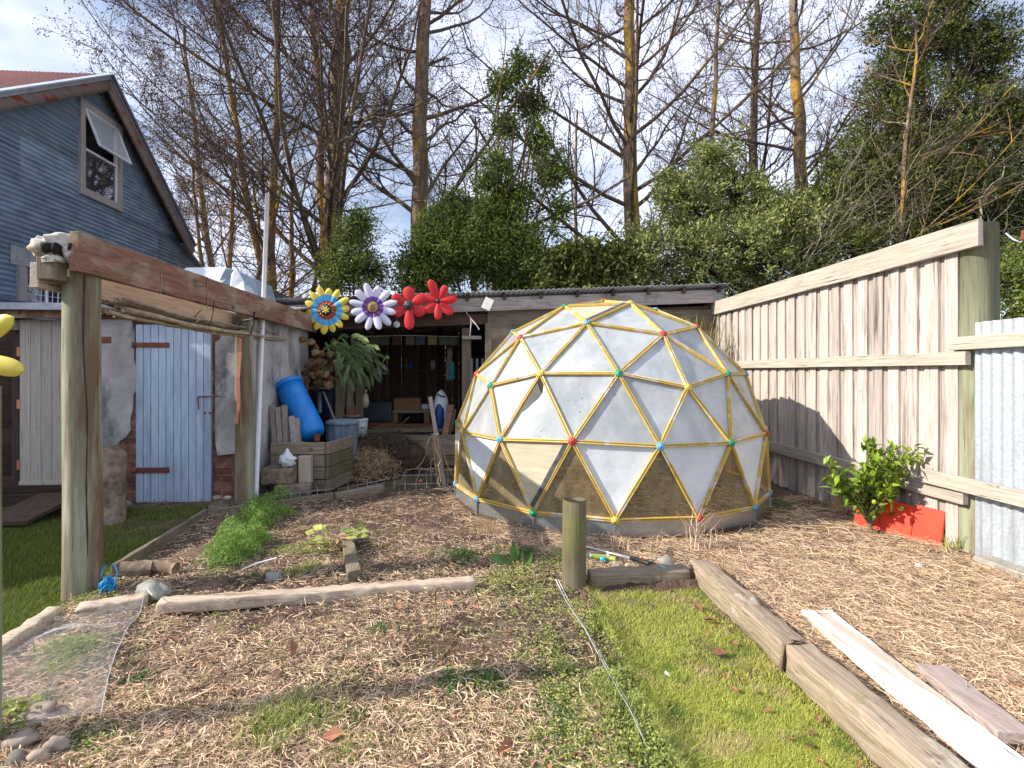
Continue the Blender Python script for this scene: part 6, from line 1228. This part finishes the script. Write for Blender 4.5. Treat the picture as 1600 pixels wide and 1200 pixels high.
t=thing('squash_plant','wilting plant with large yellow-green leaves by the short timber','plant',G(520,860)); b=G(520,860); m=MB(); st=MB()
for k in range(20):
    a=rs.uniform(0,6.28); r=rs.uniform(.05,.26); e=b+np.array([math.cos(a)*r,math.sin(a)*r*.8,rs.uniform(.05,.17)]); st.tube([b+(0,0,.01),(b+e)/2+(0,0,.05),e],[.005,.004,.003],5); leaves(m,np.array([e]),np.array([(math.cos(a),math.sin(a),.1)]),np.array([(.2*math.cos(a),-.5,1)]),rs.uniform(.07,.13),rs.uniform(.05,.08),fold=.12)
m.build('leaves','weed_light',t); st.build('stems','vine_dry',t)
t=thing('seed_stalk','single pale upright seed stalk standing in the front bed','plant',G(680,995)); b=G(680,995); m=MB(); e=b+(0,0,.24); m.tube([b-(0,0,.02),b+(.004,0,.12),e],[.005,.004,.003],6)
for k in range(7): z=.10+.022*k; a=k*2.4; m.tube([b+(.003,0,z),b+(math.cos(a)*.03,math.sin(a)*.02,z+.03)],[.003,.0015],4)
for k in range(5): a=k*1.3; m.tube([b,b+(math.cos(a)*.09,math.sin(a)*.08,.012)],[.005,.002],5)
m.build('stem','leaf_reed',t)
def drygrass(name,lab,pl,mt='straw',n=14,h=.16,r=.0022,cat='dry grass'):
    t=thing(name,lab,cat,pl[0]); m=MB()
    for p in pl:
        for k in range(n):
            q=p+rs.normal(size=3)*np.array([.05,.03,0]); a=rs.uniform(0,6.28); hh=h*rs.uniform(.4,1.1); m.tube([q,q+(math.cos(a)*.02,math.sin(a)*.02,hh*.6),q+(math.cos(a)*hh*.4,math.sin(a)*hh*.4,hh)],[r,r*.8,r*.4],4)
    m.build('stalks',mt,t); return t
drygrass('dry_grass_clump','tallest dry straw clump against the dome wall below the red hub',[G(1087,858)],n=22,h=.34,r=.003)
drygrass('dry_grass_clump','bent dry stems leaning right against the dome wall',[G(1118,853)],n=6,h=.25,r=.003)
drygrass('dry_grass_clump','small dry clump at the dome wall below the yellow hub',[G(965,860)],n=16,h=.16)
drygrass('dry_grass_clump','thin dry stems halfway between the yellow and red hubs',[G(1025,858)],n=8,h=.15)
drygrass('dry_grass_clump','rough dry tuft at the left foot of the dome wall',[G(765,835)],n=60,h=.15,mt='vine_dry')
drygrass('dry_grass_clump','brown dry tuft by the fence left of the citrus shrub',[G(1310,798)],n=70,h=.22,mt='vine_dry')
drygrass('green_grass_clump','thin green grass blades in front of the iron fence',[G(1575,876)],n=16,h=.26,mt='grass_sun',r=.003,cat='grass clump')
drygrass('green_grass_clump','green grass tuft at the foot of the tall fence post',[G(1487,860)],n=34,h=.13,mt='grass_sun',r=.003,cat='grass clump')
p=AY(1088,520,7.4); t=thing('reed_tussock','yellow-green arching reeds showing between the dome and the fence','reeds',(p[0],7.4,0)); m=MB()
for k in range(90):
    a=rs.uniform(0,6.28); q=np.array([p[0]+rs.normal()*.15,7.3+rs.normal()*.1,0]); hh=rs.uniform(1.7,2.25); s_=rs.uniform(.15,.5); m.tube([q,q+(math.cos(a)*s_*.3,math.sin(a)*s_*.2,hh*.7),q+(math.cos(a)*s_*.8,math.sin(a)*s_*.5,hh),q+(math.cos(a)*s_*1.4,math.sin(a)*s_*.8,hh-.15)],[.006,.006,.004,.001],4)
m.build('leaves','leaf_reed',t)
m=MB(); q=G(1437,884,.02); m.box(q,(.05,.035,.02),rotm(.1,.1,.4)); tag(m.build('paper_scrap','paper'),'small white scrap lying on the straw right of the citrus','scrap')
